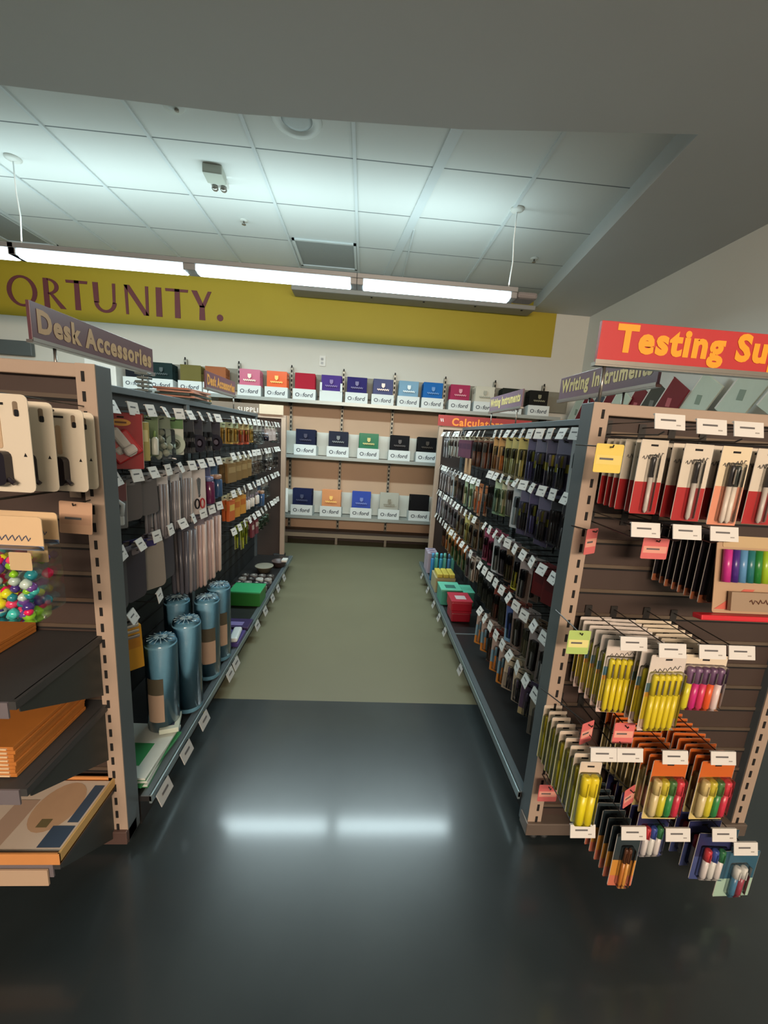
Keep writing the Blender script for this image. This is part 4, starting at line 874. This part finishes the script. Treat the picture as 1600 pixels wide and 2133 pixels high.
# shelves of the left endcap
def eshelf(z, yf, lab, th=.02):
    t = thing('endcap_shelf', lab, 'shelf', (0, 0, 0), 0, 'steel shelves of the left endcap')
    q = MB(); q.box((-1.18, (yf + EL) / 2, z - th / 2), (.87, EL - yf, th), M((66, 66, 66), .5, .2, .08)); q.obj('board', t)
    for x in (-.755, -1.605):
        q = MB(); 
        a = [(EL, z), (yf + .01, z), (yf + .02, z - .04), (EL - .02, z - .2), (EL, z - .2)]
        f0 = [q.bm.verts.new((x - .0015, y, zz)) for y, zz in a]; f1 = [q.bm.verts.new((x + .0015, y, zz)) for y, zz in a]
        mm = M((58, 62, 60), .5, .2, .06); q.bm.faces.new(f0).material_index = q.mi(mm); q.bm.faces.new(f1[::-1])
        for i in range(5): q.bm.faces.new([f0[i], f1[i], f1[(i + 1) % 5], f0[(i + 1) % 5]])
        q.obj('bracket', t)
    q = MB(); q.box((-1.18, yf - .002, z - .02), (.84, .004, .04), M((110, 104, 108), .4)); q.obj('label_strip', t)
    return t
eshelf(.765, .82, 'dark steel upper shelf on the left endcap')
eshelf(.535, .82, 'dark steel middle shelf on the left endcap')
t = eshelf(.235, .885, 'dark steel lowest shelf on the left endcap')
ORF = M((182, 112, 46), .6, 0, .1)
for si, (z0, y0, n, w_, xc, gname) in enumerate([(.767, .88, 3, .33, -1.10, 'upper'), (.537, .845, 8, .30, -.94, 'middle')]):
    for k in range(n):
        q = MB(); q.box((xc + random.uniform(-.004, .004), y0 + .125, z0 + .005 + k * .0105), (w_, .24, .0095), ORF, .001)
        q.box((xc, y0 + .0035, z0 + .005 + k * .0105), (w_ * .9, .003, .004), M((220, 190, 150), .6))
        tag(q.obj('orange_folder'), f'orange folder, {ORD[k]} from the bottom of the stack on the {gname} left endcap shelf', 'folder', f'orange folders on the {gname} endcap shelf')
# tray and desk pads
t = thing('display_tray', 'shallow orange cardboard tray on the lowest left endcap shelf', 'tray', (-1.0, 1.0, .236))
TM = M((206, 140, 80), .55, 0, .06)
q = MB(); q.box((0, 0, .004), (.52, .24, .006), TM); q.box((0, -.118, .018), (.52, .006, .034), TM, .001); q.box((.257, 0, .018), (.006, .24, .034), M((196, 160, 100), .55), .001); q.box((-.257, 0, .018), (.006, .24, .034), TM, .001); q.box((0, .118, .018), (.52, .006, .034), TM, .001); q.obj('cardboard', t)
for k in range(3):
    t = thing('desk_pad', f'printed desk pad with oval picture, {ORD[k]} from the bottom in the orange tray', 'desk pad', (-.99, 1.0, .2445 + k * .007), random.uniform(-.01, .01), 'desk pads in the orange tray')
    q = MB(); q.box((0, 0, .003), (.49, .215, .006), M((206, 190, 172), .5, 0, .05)); q.obj('pad', t)
    if k == 2:
        q = MB(); pts = [(.145 + .062 * math.cos(a * PI / 12), .02 + .08 * math.sin(a * PI / 12)) for a in range(24)]
        q.bm.faces.new([q.bm.verts.new((x, y, .0064)) for x, y in pts]).material_index = q.mi(M((190, 156, 124), .5, 0, .1))
        for (x0, y0, x1, y1, c) in [(.175, -.04, .235, -.10, (60, 76, 96)), (.205, .09, .235, -.03, (64, 80, 100)), (.02, .04, .08, -.1, (176, 150, 130)), (.13, -.02, .16, -.045, (110, 100, 70))]:
            q.face([(x0, y0, .0068), (x1, y0, .0068), (x1, y1, .0068), (x0, y1, .0068)], M(c, .5))
        q.obj('printed_picture', t)
q = MB(); q.box((-1.05, .877, .20), (.56, .006, .05), M((186, 160, 134), .5), .001); tag(q.obj('shelf_label'), 'beige paper shelf label below the orange tray', 'label')

# ------------------------------------------------------------------ left deck goods
DZ = .1245
def cyl(i, x, y, hgt, lab, r=.062):
    global cy0
    if i == 0:
        t = thing('padded_roll', lab, 'roll', (x, y, DZ), 2.4, 'blue rolls wrapped in clear film')
        MB().lathe([(r * .8, 0), (r, .012), (r, hgt - .012), (r * .86, hgt - .002), (r * .5, hgt)], M((104, 156, 180), .45, 0, .08, bump=.3, scale=30), 32).obj('roll', t)
        q = MB(); q.lathe([(r * 1.02, .03), (r * 1.02, hgt - .02), (r * .9, hgt + .006), (r * .45, hgt + .012), (r * .3, hgt + .004)], CLEAR, 24)
        for k in range(14):
            a = k * .45; q.tube([(r * .15 * math.cos(a), r * .15 * math.sin(a), hgt + .012), (r * .85 * math.cos(a + .2), r * .85 * math.sin(a + .2), hgt + .007)], .0022, M((150, 176, 184), .2), 5)
        q.obj('clear_film', t)
        n = 12; q = MB(); a0 = -.4
        for z0, z1, c in ((.10, .22, (176, 150, 128)), (.22, .29, (84, 78, 62))):
            for k in range(n):
                a, b_ = a0 + k * .09, a0 + (k + 1) * .09; R = r * 1.03
                q.face([(R * math.cos(a), R * math.sin(a), z0), (R * math.cos(b_), R * math.sin(b_), z0), (R * math.cos(b_), R * math.sin(b_), z1), (R * math.cos(a), R * math.sin(a), z1)], M(c, .5))
        q.obj('paper_label', t, 'beige and brown paper label'); cy0 = t; return
    dup(cy0, (x, y, DZ), (0, 0, (0, -1.75, -1.25, -1.2, 1.5)[i]), lab)
for i, (x, y, lab) in enumerate([(-.734, 1.64, 'blue wrapped roll standing nearest the deck edge'), (-.762, 1.475, 'blue wrapped roll beside the yellow scissors'), (-.738, 1.88, 'blue wrapped roll behind the nearest one'),
                                (-.74, 2.05, 'far right blue wrapped roll beside the purple pack'), (-.875, 1.86, 'blue wrapped roll standing at the back of the group')]):
    cyl(i, x, y, .43, lab, .058)
def dbox(name, lab, cat, x, y, z, d, col, lid=None, rz=0, group=None, bev=.004, extra=None):
    t = thing(name, lab, cat, (x, y, z), rz, group)
    MB().box((0, 0, d[2] / 2), d, M(col, .4, 0, .06), bev).obj('body', t)
    if lid: MB().box((0, 0, d[2] + .006), (d[0] * 1.03, d[1] * 1.03, .012), M(lid, .35), .003).obj('lid', t)
    if extra:
        q = MB(); q.box((0, -d[1] * .1, d[2] + (.0126 if lid else .0006)), (d[0] * .5, d[1] * .4, .001), M(extra, .5)); q.obj('label', t)
    return t
dbox('storage_box', 'bright green lidded box on the left deck', 'box', -.80, 2.80, DZ, (.22, .17, .10), (40, 110, 44), (60, 170, 110), 0)
dbox('eraser', 'white round-ended eraser bar on the left deck edge', 'eraser', -.71, 2.23, DZ + .0295, (.05, .15, .03), (206, 214, 214), None, .1, bev=.012)
dbox('product_box', 'dark purple and white pack on the left deck under the eraser', 'box', -.755, 2.24, DZ, (.16, .16, .028), (72, 60, 120), None, 0, extra=(206, 206, 214))
dbox('product_box', 'violet flat pack lying beyond the eraser on the left deck', 'box', -.76, 2.42, DZ + .003, (.17, .12, .02), (58, 44, 86), None, 0, extra=(120, 110, 160))
for k in range(6):
    c = (196, 204, 196) if k % 2 else (50, 130, 76)
    dbox('paper_pad', f'green and white paper pad, {ORD[k]} from the bottom of the nearest deck pile', 'paper pad', -.80 + random.uniform(-.008, .008), 1.34 + random.uniform(-.01, .01), DZ + k * .009, (.2, .26, .0085), c, None, random.uniform(-.1, .1), 'pads piled on the near left deck', .001, (50, 136, 80) if k == 5 else None)
dbox('paper_pad', 'pale mint pad with dark printing on the near left deck edge', 'paper pad', -.73, 1.52 - .06, DZ + .056, (.07, .10, .02), (196, 206, 190), None, .3, None, .002, (60, 60, 80))
pc = [(110, 104, 90), (60, 56, 58), (150, 146, 140), (70, 64, 60), (196, 90, 56), (50, 46, 50), (196, 196, 190), (90, 84, 80), (120, 60, 50), (130, 126, 120), (54, 50, 52), (100, 94, 90)]
k = 0
for ix in range(4):
    for iy in range(4):
        x, y = -.74 - ix * .07, 3.0 + iy * .085
        t = thing('tape_roll', f'small tape roll, {ORD[iy]} from near in the {ORD[ix]} line from the aisle, left deck', 'tape roll', (x, y, DZ), 0, 'tape rolls on the far left deck')
        MB().lathe([(.03, 0), (.032, .004), (.032, .036), (.03, .04), (.014, .041), (.013, .036)], M(pc[k % 12], .35), 16).obj('roll', t); k += 1
        MB().lathe([(.013, .02), (.013, .038), (.008, .0385)], M((190, 184, 172), .5), 12).obj('core', t)
t = thing('wide_dish', 'round dish with beige rim on the far left deck', 'dish', (-.84, 3.45, DZ)); MB().lathe([(.05, 0), (.075, .05), (.08, .052), (.07, .046), (.04, .01)], M((120, 112, 92), .4), 28).obj('bowl', t); MB().lathe([(.078, .05), (.082, .056), (.076, .056)], M((150, 146, 130), .4), 28).obj('rim', t)
t = thing('wide_dish', 'round dark dish with white card beside the far left post', 'dish', (-.74, 3.62, DZ)); MB().lathe([(.05, 0), (.07, .05), (.075, .052), (.065, .046), (.04, .01)], M((80, 66, 64), .4), 28).obj('bowl', t); MB().box((.05, .0, .06), (.05, .08, .02), WHITE, .003).obj('card', t)
def decktag(side, x, y, k, n):
    t = thing('shelf_tag', f'white price tag on the {side} deck edge, {ORD[k]} from near end', 'price tag', (x, y, .103), PI / 2 * (1 if side == 'left' else -1), f'price tags on the {side} deck edge')
    q = MB(); R = Matrix.Rotation(-.35, 3, 'X')
    q.box((0, -.016, -.012), (.085 if side == 'left' else .06, .0025, .05), M((176, 176, 172), .45), 0, R); q.obj('card', t)
    q = MB(); q.box((0, -.005, .005), (.08 if side == 'left' else .055, .008, .01), CLEAR); q.box(R @ Vector((0, -.0145, 0)) + Vector((0, -.004, -.012)), (.04, .001, .008), INK, 0, R); q.obj('clip', t)
for k, y in enumerate((1.24, 1.42, 1.60, 1.95, 2.05, 2.50, 2.72, 2.95, 3.15, 3.4)): decktag('left', -.667, y, k, 0)
for k, y in enumerate((2.05, 2.5, 2.72, 2.95, 3.25, 3.6)): decktag('right', .643, y, k, 0)
# things lying on top of the left run
TZ = 1.533
for k, (c, nm) in enumerate([((60, 76, 74), 'dark teal'), ((186, 130, 108), 'salmon'), ((70, 84, 80), 'grey green'), ((190, 134, 112), 'pale salmon'), ((176, 120, 100), 'rose brown')]):
    q = MB(); q.box((-1.13 + .006 * k, 2.62 - k * .02, TZ + .006 + k * .0125), (.2, .3, .011), M(c, .5), .001, Matrix.Rotation(.15 * (k % 2) - .05, 3, 'Z'))
    q.box((-1.13 + .006 * k, 2.62 - k * .02, TZ + .006 + k * .0125), (.19, .29, .0125), M((206, 200, 190), .6), 0, Matrix.Rotation(.15 * (k % 2) - .05, 3, 'Z'))
    tag(q.obj('folder'), f'{nm} folder, {ORD[k]} from the bottom of the pile on top of the left shelving', 'folder', 'folders piled on the left shelving')
dbox('kraft_box', 'small kraft yellow box on top of the left shelving', 'box', -1.10, 2.86, TZ, (.07, .06, .05), (176, 146, 80), None, .3)
t = thing('clip_strip', 'grey plastic clips stacked on the left shelving post', 'clips', (-1.055, 2.0, TZ))
for k in range(5): MB().box((.006 * (k % 2), 0, .006 + k * .019), (.06 - .006 * (k % 2), .04, .011), M((96, 106, 104), .4), .003).obj('clip', t)
# right deck goods
dbox('lidded_box', 'red lidded box, upper of two on the right deck', 'box', .755, 2.66, DZ + .082, (.15, .16, .07), (166, 24, 44), (190, 60, 76), 0, 'red boxes on the right deck', .01, (206, 190, 190))
dbox('lidded_box', 'red lidded box, lower of two on the right deck', 'box', .758, 2.66, DZ, (.14, .15, .07), (140, 20, 38), (166, 28, 48), 0, 'red boxes on the right deck', .01)
dbox('lidded_box', 'mint green lidded box on the right deck behind the red ones', 'box', .745, 2.95, DZ, (.16, .17, .12), (70, 150, 130), (110, 200, 170), 0, None, .008, (60, 110, 100))
dbox('lidded_box', 'second mint green box against the pegs on the right deck', 'box', .88, 2.93, DZ, (.09, .16, .11), (70, 150, 130), (100, 190, 160), 0, None, .008)
dbox('carton', 'open beige carton with yellow sponges on the right deck', 'carton', .75, 3.22, DZ, (.17, .2, .13), (170, 160, 124), None, 0, None, .003)
for k in range(3): dbox('sponge', f'yellow sponge, {ORD[k]} from the aisle in the beige carton', 'sponge', .70 + k * .052, 3.2, DZ + .131, (.046, .16, .035), (206, 186, 80), None, 0, 'yellow sponges', .006)
for k, c in enumerate([(40, 120, 170), (80, 170, 160), (40, 130, 160), (90, 176, 160), (60, 110, 150), (96, 180, 166)]):
    t = thing('marker_bottle', f'upright {"blue" if k % 2 == 0 else "turquoise"} bottle, {ORD[k]} from the aisle behind the sponges', 'bottle', (.685 + k * .038, 3.42 + .02 * (k % 2), DZ), 0, 'blue and turquoise bottles')
    MB().lathe([(.015, 0), (.017, .01), (.017, .2), (.012, .21)], M(c, .3), 16).obj('body', t); MB().lathe([(.012, .21), (.013, .25), (.009, .256)], M(tuple(min(255, v + 30) for v in c), .3), 14).obj('cap', t)
for k in range(3): dbox('lilac_box', f'tall lilac white box, {ORD[k]} from near by the far right post', 'box', .72, 3.62 + k * .07, DZ, (.1, .05, .2), (170, 160, 176), None, 0, 'lilac boxes', .003, (90, 80, 110))
t = thing('cardboard_flap', 'plain kraft cardboard flap hanging below the white pen packs, right aisle', 'cardboard', (.86, 3.2, 1.21), -PI / 2, None)
MB().box((0, 0, 0), (.2, .004, .16), M((176, 134, 96), .6, 0, .05)).obj('sheet', t); MB().tube([(0, 0, .07), (0, .12, .075)], .003, WIRE, 6).obj('hook', t)
b = MB(); b.box((.935, 4.86, 1.247), (.05, .1, .28), M((206, 136, 60), .5), .004); tag(b.obj('orange_binder'), 'orange binder beside the matt black folders on the middle wall shelf', 'binder')

# ------------------------------------------------------------------ right wall ledge with leaning notebooks
t = thing('wall_ledge', 'grey ledge along the right wall holding leaning notebooks', 'shelf', (2.56, 3.5, 1.60))
MB().box((0, 0, 0), (.27, 3.1, .02), GREY).obj('board', t)
MB().box((-.13, 0, .02), (.006, 3.1, .04), M((120, 100, 90), .4)).obj('lip', t)
nb = [(2.30, 'w', 'white notebook with leaf print'), (2.62, 'w', 'plain white notebook'), (2.98, 'w', 'white notebook with grey diamond'), (3.25, 'r', 'dark red notebook'), (3.47, 'g', 'dark grey notebook'), (3.7, 'r', 'maroon notebook with star'),
      (3.93, 'w', 'small white notebook'), (4.12, 'r', 'dull red notebook'), (4.33, 'b', 'blue grey notebook'), (4.52, 'r', 'deep red notebook'), (4.72, 'w', 'white and grey notebook')]
for k, (y, c, nm) in enumerate(nb):
    col = {'w': (190, 202, 186), 'r': (112, 26, 38), 'g': (60, 62, 56), 'b': (70, 84, 96)}[c]
    t = thing('notebook', f'{nm} leaning on the right wall ledge, {ORD[k]} from near end', 'notebook', (2.50 + .012 * (k % 3), y, 1.612), -PI / 2, 'notebooks leaning on the right wall ledge')
    R = Matrix.Rotation(.6, 3, 'Y'); hw, hh2 = .115, .17
    lift = hw * math.sin(.6) + hh2 * math.cos(.6) + .002
    q = MB(); q.box((0, 0, lift), (2 * hw, .014, 2 * hh2), M(col, .35, 0, .05), .003, R); q.obj('cover', t)
    q = MB(); q.box(R @ Vector((-hw * .95, 0, 0)) + Vector((0, 0, lift)), (.012, .018, 2 * hh2 * .98), M((206, 206, 200), .4), .002, R); q.obj('binding', t)
    q = MB(); R2 = Matrix.Rotation(.2, 3, 'Y'); q.box((0, -.0078, lift), (.05, .001, .07), M((130, 146, 130) if c == 'w' else (176, 90, 96) if c == 'r' else (110, 110, 104), .5), 0, R2); q.obj('printed_motif', t)
